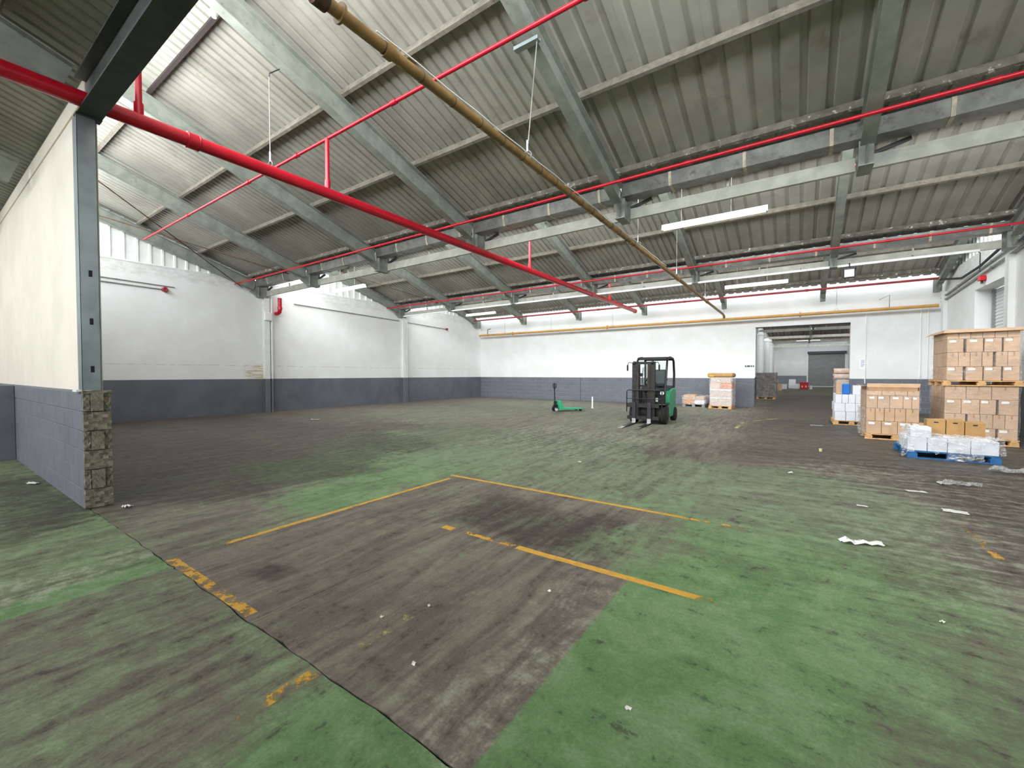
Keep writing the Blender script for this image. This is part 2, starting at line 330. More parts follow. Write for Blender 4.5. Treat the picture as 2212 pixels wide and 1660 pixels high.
# ------------------------------------------------------------------ worn painted concrete floor
# how much green paint, dirt with some painted-in shade and pale scuffing each spot of the floor has is stored on the mesh;
# the material breaks it up into fine worn detail
from mathutils import noise as mnoise
def sstep(v, a, b):
    t_ = max(0.0, min(1.0, (v - a) / (b - a))); return t_ * t_ * (3 - 2 * t_)
def floor_wear_shade(x, y):
    wob = mnoise.noise((x * 0.9, y * 0.9, 3.1)) * 0.45 + mnoise.noise((x * 2.3, y * 2.3, 8.7)) * 0.22
    wo2 = mnoise.noise((x * 0.8 + 9, y * 0.8, 1.7)) * 0.45 + mnoise.noise((x * 2.1, y * 2.1 + 5, 4.2)) * 0.22
    def box(X, Y, x0, x1, y0, y1, s): return sstep(X, x0 - s, x0 + s) * sstep(-X, -x1 - s, -x1 + s) * sstep(Y, y0 - s, y0 + s) * sstep(-Y, -y1 - s, -y1 + s)
    def soft(x0, x1, y0, y1, s=0.35): return box(x + wob, y + wo2, x0, x1, y0, y1, s)
    def hard(x0, x1, y0, y1): return box(x, y, x0, x1, y0, y1, 0.011)
    G, D, P = 0.32, 0.15, 0.15
    def setg(f, g):
        nonlocal G; G += (g - G) * f
    def setd(f, d):
        nonlocal D; D += (d - D) * f
    def setp(f, p):
        nonlocal P; P += (p - P) * f
    setg(soft(-60, -7.5, -5, 30, 1.4), 0.12); setd(soft(-60, -8.5, -5, 9, 1.6), 0.45)
    setg(soft(-9.0, 1.0, 4.8, 9.2, 0.7), 0.52)
    setg(soft(-7.4, -4.2, 3.0, 7.0, 0.5), 0.70)
    setg(soft(-1.6, 2.0, -4, 7.4, 0.5), 0.56)
    setg(soft(-1.4, 0.2, 3.2, 4.6, 0.3), 0.72)
    setg(soft(-1.2, 0.25, 0.9, 3.4, 0.3), 0.92)
    setg(soft(0.3, 1.6, 1.2, 2.6, 0.4), 0.50); setg(soft(-0.2, 2.2, -1, 1.2, 0.4), 0.86)
    setg(soft(1.1, 9, 3, 30, 0.4), 0.14); setd(soft(1.4, 9, 4, 30, 0.5), 0.60)
    setg(soft(-2.4, 6, 7.7, 30, 0.35), 0.13); setd(soft(-1.4, 6, 8.6, 62, 0.6), 0.70)
    setg(soft(-14, -8, 9, 21, 1.2), 0.36)
    setg(soft(-6.5, -4.35, 1.2, 2.3, 0.35), 0.20); setd(soft(-18, -6.0, 1.2, 7.0, 0.8), 0.80); setd(soft(-12, -5.6, 1.2, 4.2, 0.5), 0.95)  # dark floor behind the partition: dirt plus the partition's shade painted in
    setg(soft(-5.2, -4.2, 2.2, 4.5, 0.25), 0.76)
    setp(soft(-6.3, -2.5, 7.0, 10.6, 0.35), 0.75); setp(soft(0.5, 4, 3.6, 9.6, 0.6), 0.55); setp(soft(-11.5, -9, 8.6, 9.6, 0.3), 0.8)
    setp(soft(-0.2, 1.1, 7.7, 8.5, 0.25), 0.85); setp(soft(-3.2, -1.8, 13.0, 16, 0.5), 0.55)
    # the worn rectangle inside the yellow lines
    f = hard(-4.16, -1.01, 1.15, 3.0); setg(f, 0.05); setd(f, 0.22); setp(f, 0.10)
    f = hard(-4.16, 0.4, 3.0, 4.58) * sstep(-x - wob * 0.6, 0.75, 1.35); setg(f, 0.15); setd(f, 0.25); setp(f, 0.08)
    setd(soft(-3.0, -1.4, 3.05, 4.3, 0.3), 0.95); setd(soft(-3.9, -3.0, 2.2, 3.2, 0.3), 0.50)
    setg(soft(-1.7, -0.9, 3.1, 3.9, 0.2), 0.45); setp(soft(-1.35, -0.98, 1.1, 2.7, 0.22) * sstep(-x, 1.0, 1.02), 0.70)
    dd = math.hypot((x + 3.28) * 0.9, (y - 1.57) * 1.9); setd(sstep(-dd, -0.26, -0.10), 1.0)
    # nearer the camera than the joint
    if y < 1.175:
        setg(hard(-3.97, -0.5, -20, 1.3), 0.33); setd(hard(-3.97, -0.5, -20, 1.3), 0.30)
        setg(soft(-1.75, 9, -20, 1.9, 0.14) , 0.90)
        f = hard(-14, -3.97, -20, 1.3); setg(f, 0.50); setd(f, 0.10); setp(f, 0.30)
        setp(soft(-4.9, -4.25, -20, 1.3, 0.15) * f, 0.85)
        setg(box(x + wob * .2, y, -4.28, -3.97, -0.4, 1.2, 0.05) * f, 0.95); setd(soft(-9.5, -5.8, 0.5, 1.3, 0.25), 0.8)
    return (max(0, min(1, G)), max(0, min(1, D)), max(0, min(1, P)), 1.0)

def floor_mat():
    m, t, b = newmat('worn_green_floor_paint')
    g = t.node('ShaderNodeNewGeometry').outputs['Position']
    at = t.node('ShaderNodeAttribute'); at.attribute_name = 'wear_shade'
    sc = t.node('ShaderNodeSeparateColor'); t.put(sc.inputs[0], at.outputs['Color']); G, D, P = sc.outputs
    def n2(vec, s, d=3, r_=0.65, ds=0.0):
        n = t.node('ShaderNodeTexNoise'); n.noise_dimensions = '2D'; t.put(n.inputs['Vector'], vec)
        n.inputs['Scale'].default_value = s; n.inputs['Detail'].default_value = d; n.inputs['Roughness'].default_value = r_; n.inputs['Distortion'].default_value = ds
        return n.outputs['Fac']
    sp = t.node('ShaderNodeSeparateXYZ'); t.put(sp.inputs[0], g)
    nB = n2(g, 2.0, 5, 0.68, 0.5); nC = n2(g, 8.5, 5, 0.74); nD = n2(g, 55, 3, 0.8)
    # tyre scuffs run up the bay on the left and across it on the right
    sY = n2(t.vscale(g, (4.2, 0.6, 1)), 1.7, 5, 0.72, 0.5); sX = n2(t.vscale(g, (0.6, 4.2, 1)), 1.7, 5, 0.72, 0.5)
    side = t.step(t.add(sp.outputs[0], t.mul(nB, 0.8)), -1.2, 0.1); sD = t.add(sY, t.mul(side, t.sub(sX, sY)))
    fine = t.add(t.add(t.mul(nB, 0.85), t.mul(nC, 0.75)), t.add(t.mul(sD, 0.75), -1.17))
    green = t.step(t.add(G, fine), 0.08, 0.86)
    paint = t.mix(t.step(nB, 0.35, 0.68), srgb(92, 132, 78), srgb(114, 144, 99))
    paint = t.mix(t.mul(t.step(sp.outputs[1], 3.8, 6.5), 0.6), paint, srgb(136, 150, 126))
    bare = t.mix(t.step(sD, 0.35, 0.65), srgb(102, 94, 86), srgb(124, 114, 103))
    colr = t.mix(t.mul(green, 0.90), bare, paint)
    pale = t.mul(P, t.step(t.add(t.mul(nC, 0.6), t.mul(sD, 0.4)), 0.46, 0.64)); colr = t.mix(t.mul(pale, 0.62), colr, srgb(186, 182, 170))
    dk = t.mul(D, t.step(t.add(t.mul(nC, 0.45), t.add(t.mul(nB, 0.30), t.mul(sD, 0.25))), 0.66, 0.34)); colr = t.mix(t.mul(dk, 0.95), colr, srgb(52, 48, 44)); colr = t.mix(t.mul(t.step(D, 0.35, 1.0), 0.55), colr, srgb(62, 54, 47))  # last mix darkens evenly, for dirt and painted shade alike
    scr = t.mul(t.step(nC, 0.44, 0.33), t.step(sD, 0.56, 0.40)); colr = t.mix(t.mul(scr, 0.62), colr, srgb(50, 49, 45))
    hv = t.node('ShaderNodeHueSaturation'); t.put(hv.inputs['Color'], colr); t.put(hv.inputs['Value'], t.add(0.62, t.mul(nD, 0.76)))
    t.put(b.inputs['Base Color'], hv.outputs[0])
    t.put(b.inputs['Roughness'], t.add(0.44, t.mul(nB, 0.34))); b.inputs['Specular IOR Level'].default_value = 0.35
    bn = t.node('ShaderNodeBump'); bn.inputs['Strength'].default_value = 0.22; bn.inputs['Distance'].default_value = 0.006
    t.put(bn.inputs['Height'], t.add(nC, t.mul(nD, 0.5))); t.l.new(bn.outputs[0], b.inputs['Normal'])
    return m
M['floor'] = floor_mat()
M['floor_gap'] = mat('dirt_in_joint', srgb(52, 48, 44), 0.95, var=0.2, scale=20)

# floor: slabs with open joints
fl = struct(MB().box(-26, 6, -21, 64, -0.3, -0.012).build('floor', M['floor_gap']))
def axis(a, b, marks, near):
    c = [a]; v = a
    while v < b - 1e-6:
        stp = 0.11 if near[0] < v < near[1] else 0.5
        v = min(b, v + stp); c.append(v)
    for k in marks:
        if a + 0.02 < k < b - 0.02:
            c = [q for q in c if abs(q - k) > 0.03 or q in (a, b)] + [k - 0.012, k + 0.012]
    return sorted(c)
def slab(x0, x1, y0, y1, ragged=False):
    X = axis(x0, x1, (-4.16, -3.97, -1.01), (-8, 2.5)); Y = axis(y0, y1, (3.0, 4.58), (-0.6, 10)); nx, ny = len(X), len(Y); v = []; wear_shade = []
    for y in Y:
        for x in X:
            yy = y
            if ragged and y in (y0, y1) and abs(y - 1.175) < 0.02: yy += 0.014 * mnoise.noise((x * 7, y * 3, 2)) + 0.012 * mnoise.noise((x * 29, y * 50, 5))
            v.append((x, yy, 0.0)); wear_shade.append(floor_wear_shade(x, y))
    f = [(j * nx + i, j * nx + i + 1, (j + 1) * nx + i + 1, (j + 1) * nx + i) for j in range(ny - 1) for i in range(nx - 1)]
    # side skirts so the joint has depth
    per = [(0, i) for i in range(nx)] + [(j, nx - 1) for j in range(1, ny)] + [(ny - 1, i) for i in range(nx - 2, -1, -1)] + [(j, 0) for j in range(ny - 2, 0, -1)]
    base = len(v)
    for j, i in per: q = v[j * nx + i]; v.append((q[0], q[1], -0.012)); wear_shade.append((0.05, 1, 0, 1))
    n = len(per)
    for k in range(n):
        a = per[k][0] * nx + per[k][1]; c = per[(k + 1) % n]; c = c[0] * nx + c[1]; f.append((a, base + k, base + (k + 1) % n, c))
    me = bpy.data.meshes.new('floor_slab'); me.from_pydata(v, [], f)
    at = me.attributes.new('wear_shade', 'FLOAT_COLOR', 'POINT'); at.data.foreach_set('color', [q for w in wear_shade for q in w])
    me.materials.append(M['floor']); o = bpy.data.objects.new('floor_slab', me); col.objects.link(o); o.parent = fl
for x0, x1, y0, y1, g in ((-17.6, 4.75, -20, 1.175, 0.007), (-17.6, -9.9, 1.175, 14.0, 0.003), (-9.9, -2.70, 1.175, 7.0, 0.0017), (-9.9, -2.70, 7.0, 14.0, 0.003), (-2.70, 4.75, 1.175, 7.0, 0.0017), (-2.70, 4.75, 7.0, 14.0, 0.003), (-17.6, -6.45, 14.0, 21.95, 0.003), (-6.45, 4.75, 14.0, 21.95, 0.003), (-3, 4.75, 21.95, 36, 0.003), (-3, 4.75, 36, 49, 0.003), (-3, 4.75, 49, 62, 0.003)):
    slab(x0 + g, x1 - g, y0 + g, y1 - g, True)

# worn yellow floor lines: a thin film of paint, flaked away in places
def line_mat(name, c, lo):
    m, t, b = newmat(name); out = m.node_tree.nodes['Material Output']
    g = t.node('ShaderNodeNewGeometry').outputs['Position']; ob = t.node('ShaderNodeTexCoord').outputs['Object']
    at = t.node('ShaderNodeAttribute'); at.attribute_name = 'fade'
    n1 = t.noise(g, 11, 4, 0.75); n2_ = t.noise(g, 2.6, 2)
    b.inputs['Roughness'].default_value = 0.55; t.put(b.inputs['Base Color'], t.mix(t.step(n1, 0.4, 0.7), c, tuple(x * 0.75 for x in c)))
    k = t.step(t.add(t.add(t.mul(n1, 0.75), t.mul(n2_, 0.5)), t.mul(at.outputs['Fac'], -0.5)), lo - 0.05, lo + 0.06)
    tr = t.node('ShaderNodeBsdfTransparent'); mx = t.node('ShaderNodeMixShader'); t.put(mx.inputs[0], t.mul(k, 0.92))
    t.l.new(tr.outputs[0], mx.inputs[1]); t.l.new(b.outputs[0], mx.inputs[2]); t.l.new(mx.outputs[0], out.inputs['Surface']); return m
YEL, OLD = srgb(220, 168, 66), srgb(196, 186, 120)
M['line'] = line_mat('worn_yellow_line_paint', YEL, 0.40); M['line_worn'] = line_mat('flaked_yellow_line_paint', YEL, 0.60); M['line_old'] = line_mat('faded_yellow_line_paint', OLD, 0.60)
def fline(p0, p1, w, m, label, fade0=0.0, fade1=0.0, fm=0.0):
    p0 = Vector((*p0, 0.0012)); p1 = Vector((*p1, 0.0012)); d = (p1 - p0); L = d.length; d.normalize(); s = Vector((-d.y, d.x, 0))
    n = max(6, int(L / 0.12)); v = []; fd = []; rnd = random.Random(label)
    for i in range(n + 1):
        q = i / n; fa = fade0 * max(0, 1 - q * 3) + fade1 * max(0, q * 3 - 2) + fm * math.exp(-((q - .5) / .18) ** 2)
        for k in (-1, 1): v.append(p0 + d * (L * q) + s * (k * w / 2 + rnd.uniform(-.004, .004))); fd.append(fa)
    f = [(2 * i, 2 * i + 1, 2 * i + 3, 2 * i + 2) for i in range(n)]
    c = (p0 + p1) / 2; me = bpy.data.meshes.new('floor_line'); me.from_pydata([tuple(q - c) for q in v], [], f)
    at = me.attributes.new('fade', 'FLOAT', 'POINT'); at.data.foreach_set('value', fd); me.materials.append(M[m])
    o = bpy.data.objects.new('floor_line', me); col.objects.link(o); o.location = c; return tag(o, label, 'floor line', 'yellow floor lines')
fline((-4.25, 4.605), (-0.25, 4.605), 0.062, 'line', 'longest yellow floor line, crossing in front of the forklift', 0, 0.75)
fline((-4.17, 1.6), (-4.13, 4.45), 0.06, 'line', 'yellow floor line along the left edge of the brown patch', 0.35, 0.45, 0.25)
fline((-4.2, 1.215), (-2.8, 1.215), 0.07, 'line_worn', 'badly flaked yellow line beside the floor joint', 0.15, 0.0)
fline((-1.99, 0.80), (-1.99, 1.15), 0.075, 'line_worn', 'short flaked yellow stub at the near side of the joint', 0.2, 0)
fline((-1.98, 1.22), (-1.98, 1.95), 0.08, 'line_old', 'ghost of a rubbed-out yellow line inside the brown patch', 0.3, 0.5, 0.2)
fline((-2.87, 3.0), (-2.74, 3.0), 0.075, 'line', 'small isolated yellow dab in the middle of the brown patch')
fline((-2.65, 3.0), (-2.03, 3.0), 0.055, 'line_worn', 'faint yellow traces between the dab and the middle line', 0.2, 0)
fline((-2.0, 2.995), (-0.35, 2.995), 0.07, 'line', 'middle yellow floor line running into the green area', 0.15, 0.7)
fline((-1.43, 13.1), (-1.43, 14.95), 0.10, 'line_old', 'faded yellow line on the floor right of the forklift')
fline((-1.43, 14.95), (-0.60, 16.7), 0.09, 'line_old', 'faded slanting yellow line leading to the opening')
fline((1.36, 4.95), (1.36, 6.1), 0.06, 'line_worn', 'faded yellow line at the right edge of the green floor', 0.2, 0.2)

# ------------------------------------------------------------------ roof
def zp(Y, Yv): return (4.84 if Yv == 1.25 else 5.0) + SL * (Yv - 0.2 - Y)          # underside of purlins / top of rafters
def zs(Y, Yv): return zp(Y, Yv) + 0.14                   # underside of the sheets

def roof_bay(Yr, Yv, x0, x1, pitch, sheetmat, purlin_cuts, redseg=None, label=None):
    c = struct(group_empty('ceiling', ((x0 + x1) / 2, Yv, 5.0)), label)
    ox, oy, oz = c.location
    ye = Yv + 0.02 if Yv == 1.25 else Yv - 0.16
    # profiled sheets: close ribs on the left of the hall, wider ribs on the right
    n = max(1, round((x1 - x0) / pitch)); w = (x1 - x0) / n; meshes = {}
    for i in range(n):
        nr = 5 if x0 + (i + 0.5) * w < -2.9 and x0 < -5 else 3
        if nr not in meshes:
            k = w / nr; dz = 0.038 if nr == 3 else 0.028; prof = []
            for r_ in range(nr):
                a = r_ * k; prof += [(a, 0), (a + 0.30 * k, 0), (a + 0.38 * k, dz), (a + 0.58 * k, dz), (a + 0.66 * k, 0)]
            prof.append((w + 0.002, 0.0)); v = []; f = []
            for (px_, pz) in prof:
                for up in (0, 0.006):
                    for Y in (Yr, ye): v.append((px_, Y - oy, zs(Y, Yv) - oz + pz + up))
            for q in range(len(prof) - 1):
                a = 4 * q; bq = a + 4; f += [(a, a + 1, bq + 1, bq), (a + 2, bq + 2, bq + 3, a + 3), (a, bq, bq + 2, a + 2), (a + 1, a + 3, bq + 3, bq + 1)]
            f += [(0, 2, 3, 1), (4 * len(prof) - 4, 4 * len(prof) - 3, 4 * len(prof) - 1, 4 * len(prof) - 2)]
            o = MB().add(v, f).build('roof_sheet', sheetmat, c); o.location.x = x0 + i * w - ox; meshes[nr] = o.data
        else: piece(meshes[nr], 'roof_sheet', (x0 + i * w - ox, 0, 0), c)
    # purlins
    for q, off in enumerate((0.67, 2.27, 3.88, 5.48)):
        Y = Yv - off
        if Y < Yr: continue
        cuts = purlin_cuts
        for a, bq in zip(cuts[:-1], cuts[1:]):
            mt = M['purlin_flake'] if q == 0 else M['purlin']
            if redseg and q == redseg[0] and redseg[1] < (a + bq) / 2 < redseg[2]: mt = M['purlin_red']
            nrm = Vector((0, SL, 1)).normalized()
            p = Vector((a + 0.004, Y, zp(Y, Yv))) + nrm * 0.066; p1 = Vector((bq - 0.004, Y, zp(Y, Yv))) + nrm * 0.066
            MB().beam(p, p1, 0.055, 0.128, nrm).build('purlin', mt, c, (ox, oy, oz))
    return c

ALLX = sorted(RXALL)
roof_bay(-12.4, -5.7, XL - 0.1, XR + 0.1, 0.907, M['sheet'], ALLX)
roof_bay(-5.45, 1.25, XL - 0.1, XR + 0.1, 0.907, M['sheet'], ALLX)
roof_bay(1.5, 8.2, XL - 0.1, XR + 0.1, 0.907, M['sheet'], ALLX, (3, -10.2, -6.5))
roof_bay(8.45, 15.15, XL - 0.1, XR + 0.1, 0.907, M['sheet'], ALLX)
roof_bay(15.4, 21.5, XL - 0.1, XR + 0.1, 0.907, M['sheet'], ALLX)
for v0 in HALLV: roof_bay(v0 - 6.7, v0, -3.0, 4.6, 0.95, M['sheet_hall'], [-3.0, 0.75, 4.6])
roof_bay(57.1, 62.2, -3.0, 4.6, 0.95, M['sheet_hall'], [-3.0, 0.75, 4.6])

# ridge-to-gutter glazing (the roof is a saw-tooth; each upright face is glazed)
wnum = 0
def glazing(Y, x0, x1, z0, z1):
    global wnum
    wnum += 1
    w = group_empty('window_%d' % wnum, ((x0 + x1) / 2, Y, z0)); struct(w)
    n = round((x1 - x0) / 0.9); dx = (x1 - x0) / n
    org = tuple(w.location)
    MB().box(x0, x1, Y - 0.04, Y + 0.04, z0 - 0.08, z0).box(x0, x1, Y - 0.04, Y + 0.04, z1, z1 + 0.08).build('window_frame', M['white_paint'], w, org)
    pm = MB().box(-dx / 2 + 0.02, dx / 2 - 0.02, -0.003, 0.003, 0, z1 - z0).build('pane', M['glass'], w); pm.location = (x0 + dx / 2 - org[0], 0, 0)
    bm_ = MB().box(-0.02, 0.02, -0.03, 0.03, 0, z1 - z0).build('glazing_bar', M['white_paint'], w); bm_.location = (x0 - org[0], 0, 0)
    for i in range(1, n): piece(pm.data, 'pane', (x0 + dx * (i + 0.5) - org[0], 0, 0), w)
    for i in range(1, n + 1): piece(bm_.data, 'glazing_bar', (x0 + dx * i - org[0], 0, 0), w)
for Yv in (-5.7, 1.25, 8.2): glazing(Yv + 0.25, XL, XR, 5.3, 7.2)
glazing(15.4, XL, XR, 5.3, 7.0)
for v0 in HALLV: glazing(v0 + 0.25, -2.9, 4.5, 5.3, 7.15 if v0 < 56 else 6.6)

# ------------------------------------------------------------------ rafters
def rafter(X, Yr, Yv, label, foot=True, m='steel'):
    foot = foot and Yv != 1.25
    r = thing('steel_rafter', label, 'beam', (X, Yv - 0.2, zp(Yv - 0.2, Yv)), 0, 'roof rafters')
    o = tuple(r.location); h = 0.35; nrm = Vector((0, SL, 1)).normalized()
    y0, y1 = Yr + 0.02, (Yv - 0.125 if Yv == 1.25 else Yv - 0.36)
    MB().ibeam(Vector((X, y0, zp(y0, Yv))) - nrm * (h / 2 + 0.002), Vector((X, y1, zp(y1, Yv))) - nrm * (h / 2 + 0.002), 0.17, h, 0.016, 0.012, nrm).build('rafter_beam', M[m], r, o)
    if foot:
        zt = zp(Yv - 0.1, Yv) - 0.01
        MB().prism([(Yv - 0.62, 4.66), (Yv - 0.36, 4.50), (Yv + 0.05, 4.50), (Yv + 0.05, zt - 0.02), (Yv - 0.16, zt), (Yv - 0.36, zp(Yv - 0.36, Yv) - 0.01), (Yv - 0.36, 4.78)], 'x', X - 0.012, X + 0.012).build('foot_web', M[m], r, o)
        MB().box(X - 0.085, X + 0.085, Yv + 0.05, Yv + 0.066, 4.5, 4.98).build('end_plate', M[m], r, o)
        MB().box(X - 0.085, X + 0.085, Yv - 0.36, Yv + 0.05, 4.486, 4.5).build('base_plate', M[m], r, o)
        MB().box(X - 0.085, X - 0.012, Yv - 0.30, Yv - 0.286, 4.5, 4.93).box(X + 0.012, X + 0.085, Yv - 0.30, Yv - 0.286, 4.5, 4.93).build('stiffener', M[m], r, o)
    return r
BAYN = ['roof bay over the camera', 'nearest full roof bay', 'middle roof bay', 'roof bay against the back wall']
names = ['against the right wall', 'fifth from the left wall', 'fourth from the left wall', 'third from the left wall', 'second from the left wall', 'first from the left wall', 'flat along the left wall']
for bi, (Yr, Yv) in enumerate(((-5.45, 1.25), (1.5, 8.2), (8.45, 15.15), (15.4, 21.5))):
    for xi, X in enumerate(RXALL):
        if bi == 0 and X > -5: continue
        rafter(X, Yr, Yv, 'grey-green steel rafter, %s, in %s' % (names[xi], 'the ' + BAYN[bi]))
for hi, v0 in enumerate(HALLV[:4]):
    rafter(0.75, v0 - 6.7, v0, 'dark rafter, %s beyond the back wall opening' % ORD[hi])

# ------------------------------------------------------------------ valley tie beams and gutters
def valley(Yv, x0, x1, cuts, tl, gl, m='tie', gut=True):
    t_ = thing('valley_tie_beam', tl, 'beam', ((x0 + x1) / 2, Yv, 4.55), 0, 'valley tie beams'); o = tuple(t_.location)
    segs = list(zip(cuts[:-1], cuts[1:]))
    for a, bq in segs:
        a2, b2 = a + 0.10, bq - 0.10
        MB().box(a2, b2, Yv - 0.02, Yv - 0.008, 4.55, 4.75).box(a2, b2, Yv - 0.008, Yv + 0.045, 4.55, 4.562).box(a2, b2, Yv - 0.008, Yv + 0.045, 4.738, 4.75).build('channel', M[m], t_, o)
        mid = (a + bq) / 2
        if gut:
            MB().box(mid - 0.02, mid + 0.02, Yv - 0.03, Yv + 0.01, 4.752, 4.865).build('gutter_post', M[m], t_, o)
            MB().beam((a + 0.10, Yv + 0.02, 4.77), (a + 0.52, Yv - 0.02, 4.86), 0.05, 0.05).build('knee_brace', M['dark_steel'], t_, o)
    if not gut: return
    g = thing('box_gutter', gl, 'gutter', ((x0 + x1) / 2, Yv - 0.2, 4.94), 0, 'roof valley gutters'); o = tuple(g.location)
    for a, bq in segs:
        a2, b2 = a + 0.05, bq - 0.05
        P = [(Yv - 0.40, 5.10), (Yv - 0.40, 5.02), (Yv - 0.36, 4.875), (Yv - 0.07, 4.875), (Yv - 0.03, 5.02), (Yv - 0.03, 5.10), (Yv - 0.035, 5.10), (Yv - 0.035, 5.02), (Yv - 0.075, 4.883), (Yv - 0.355, 4.883), (Yv - 0.393, 5.022), (Yv - 0.393, 5.10)]
        s = MB().prism(P, 'x', a2, b2).build('gutter_section', M['gutter'], g, o)
        L = b2 - a2
        for q in (0.25, 0.58, 0.9):
            xx = a2 + L * q
            Q = [(Yv - 0.408, 5.10), (Yv - 0.408, 5.02), (Yv - 0.366, 4.867), (Yv - 0.065, 4.867), (Yv - 0.03, 4.875), (Yv - 0.36, 4.875), (Yv - 0.40, 5.022), (Yv - 0.40, 5.10)]
            MB().prism(Q, 'x', xx - 0.024, xx + 0.024).build('strap', M['strap'], s, o)
valley(8.2, XL, XR, ALLX, 'pale steel tie beam under the nearest roof valley, crossing the whole hall', 'dark box gutter above the nearest valley tie beam, between the rafter feet')
valley(15.15, XL, XR, ALLX, 'pale steel tie beam under the second, farther roof valley', 'dark box gutter above the second valley tie beam')
for i, v0 in enumerate(HALLV):
    valley(v0, -3, 4.6, [-2.6, 0.75, 4.5], 'pale tie beam, %s beyond the back wall opening' % ORD[i], '', gut=False)
# heavy dark beam over the partition line
b0 = MB().ibeam((-6.58, 1.24, 4.55), (4.2, 1.24, 4.55), 0.20, 0.42, 0.018, 0.014).build('steel_beam', M['dark_steel'], None, (-6.5, 1.24, 4.34))
tag(b0, 'heavy dark steel beam running overhead from the galvanised column', 'beam')

# ------------------------------------------------------------------ walls
wl_ = struct(MB().box(XL - 0.3, XL, -12.7, 22.1, -0.01, 5.04).build('wall_left', M['wall_y'], None, (XL, 5, 0)))
MB().prism([(XL, 5.04), (XL + 0.015, 5.04), (XL + 0.015, 5.06), (XL - 0.05, 5.10), (XL - 0.3, 5.10), (XL - 0.3, 5.04)], 'y', -12.7, 21.8).build('coping', M['white_wall'], wl_, (XL, 5, 0))
# ribbed white gable cladding, sheet by sheet, clipped to the roof slope
def gable(wall, org, X, sgn, Yr, Yv, zb=5.10):
    w = 0.99; Y = Yr
    while Y < Yv - 0.45:
        Y1 = min(Y + w, Yv - 0.3)
        pr = []
        n = max(1, round((Y1 - Y) / 0.33)); k = (Y1 - Y) / n
        for i in range(n):
            a = Y + i * k
            pr += [(a, 0), (a + 0.72 * k, 0), (a + 0.78 * k, 0.035), (a + 0.94 * k, 0.035)]
        pr.append((Y1 - 0.003, 0.0))
        v = []
        for yy, d in pr:
            zt = max(zb + 0.02, zp(yy, Yv) + 0.15)
            v += [(X + sgn * d, yy, zb), (X + sgn * d, yy, zt), (X + sgn * d - sgn * 0.012, yy, zb), (X + sgn * d - sgn * 0.012, yy, zt)]
        f = []
        for i in range(len(pr) - 1):
            a = 4 * i; c = a + 4
            f += [(a, a + 1, c + 1, c), (a + 2, c + 2, c + 3, a + 3), (a + 1, a + 3, c + 3, c + 1), (a, c, c + 2, a + 2)]
        MB().add(v, f).build('cladding_sheet', M['white_paint'], wall, org)
        Y = Y1
for Yr, Yv in ((-12.4, -5.7), (-5.45, 1.25), (1.45, 8.2), (8.4, 15.15), (15.35, 21.6)):
    gable(wl_, (XL, 5, 0), XL - 0.10, 1, Yr, Yv)

# right wall with a deep shutter recess
D0, D1, DZ = 15.75, 18.35, 4.02
mbw = MB().box(XR, XR + 0.7, -12.7, D0, -0.01, 5.10).box(XR, XR + 0.7, D1, 22.1, -0.01, 5.10).box(XR, XR + 0.7, D0, D1, DZ, 5.10)
wr_ = struct(mbw.build('wall_right', M['wall_y'], None, (XR, 5, 0)))
for Yr, Yv in ((-12.4, -5.7), (-5.45, 1.25), (1.45, 8.2), (8.4, 15.15), (15.35, 21.6)):
    gable(wr_, (XR, 5, 0), XR + 0.10, -1, Yr, Yv)
MB().box(XR - 0.12, XR, 15.45, 15.70, 0, 4.45).build('pilaster', M['wall_y'], wr_, (XR, 5, 0))
MB().box(XR - 0.10, XR, 21.2, 21.5, 0, 4.45).build('pilaster', M['wall_y'], wr_, (XR, 5, 0))
d1 = struct(group_empty('door_1', (XR + 0.42, (D0 + D1) / 2, 0)), 'pale roller shutter in a deep recess behind the tallest carton stack'); o = tuple(d1.location)
for i in range(40):
    z0 = i * 0.1
    MB().prism([(XR + 0.42, z0 + 0.001), (XR + 0.40, z0 + 0.03), (XR + 0.40, z0 + 0.07), (XR + 0.42, z0 + 0.099), (XR + 0.45, z0 + 0.099), (XR + 0.45, z0 + 0.001)], 'y', D0 + 0.12, D1 - 0.12).build('slat', M['shutter_white'], d1, o)
for yy in (D0 + 0.02, D1 - 0.10): MB().box(XR + 0.34, XR + 0.46, yy, yy + 0.08, 0, 4.0).build('guide_rail', M['conduit'], d1, o)

# back wall with the wide opening
OX0, OX1, OZ = -1.67, 1.69, 3.60
mbw = MB().box(XL - 0.3, OX0, YB, YB + 0.3, -0.01, 5.6).box(OX1, XR + 0.7, YB, YB + 0.3, -0.01, 5.6).box(OX0, OX1, YB, YB + 0.3, OZ, 5.6)
wb_ = struct(mbw.build('wall_back', M['wall_x'], None, (-6, YB, 0)))
bw, bh = 0.448, 0.2190
blk = MB().box(-bw / 2 + 0.011, bw / 2 - 0.011, -0.012, 0.004, 0.011, bh - 0.011).build('block', M['dado'], wb_, bevel=0.004)
first = True
for x0, x1 in ((XL, OX0), (OX1, XR)):
    for rI in range(6):
        n = int((x1 - x0) / bw); off = (bw / 2 if rI % 2 else 0)
        xx = x0 + bw / 2 + off
        while xx + bw / 2 <= x1 + 0.001:
            if first: blk.location = (xx + 6, 0, rI * bh); first = False
            else: piece(blk.data, 'block', (xx + 6, 0, rI * bh), wb_)
            xx += bw
        rest = x1 - (xx - bw / 2)
        if rest > 0.04:
            hb = piece(blk.data, 'block', (x1 - rest / 2 + 6, 0, rI * bh), wb_); hb.scale.x = rest / bw
        if off:
            hb = piece(blk.data, 'block', (x0 + bw / 4 + 6, 0, rI * bh), wb_); hb.scale.x = 0.49
MB().box(OX0 - 0.0, OX0 + 0.025, YB - 0.012, YB + 0.31, 1.36, OZ).build('edge_trim', M['white_paint'], wb_, (-6, YB, 0))
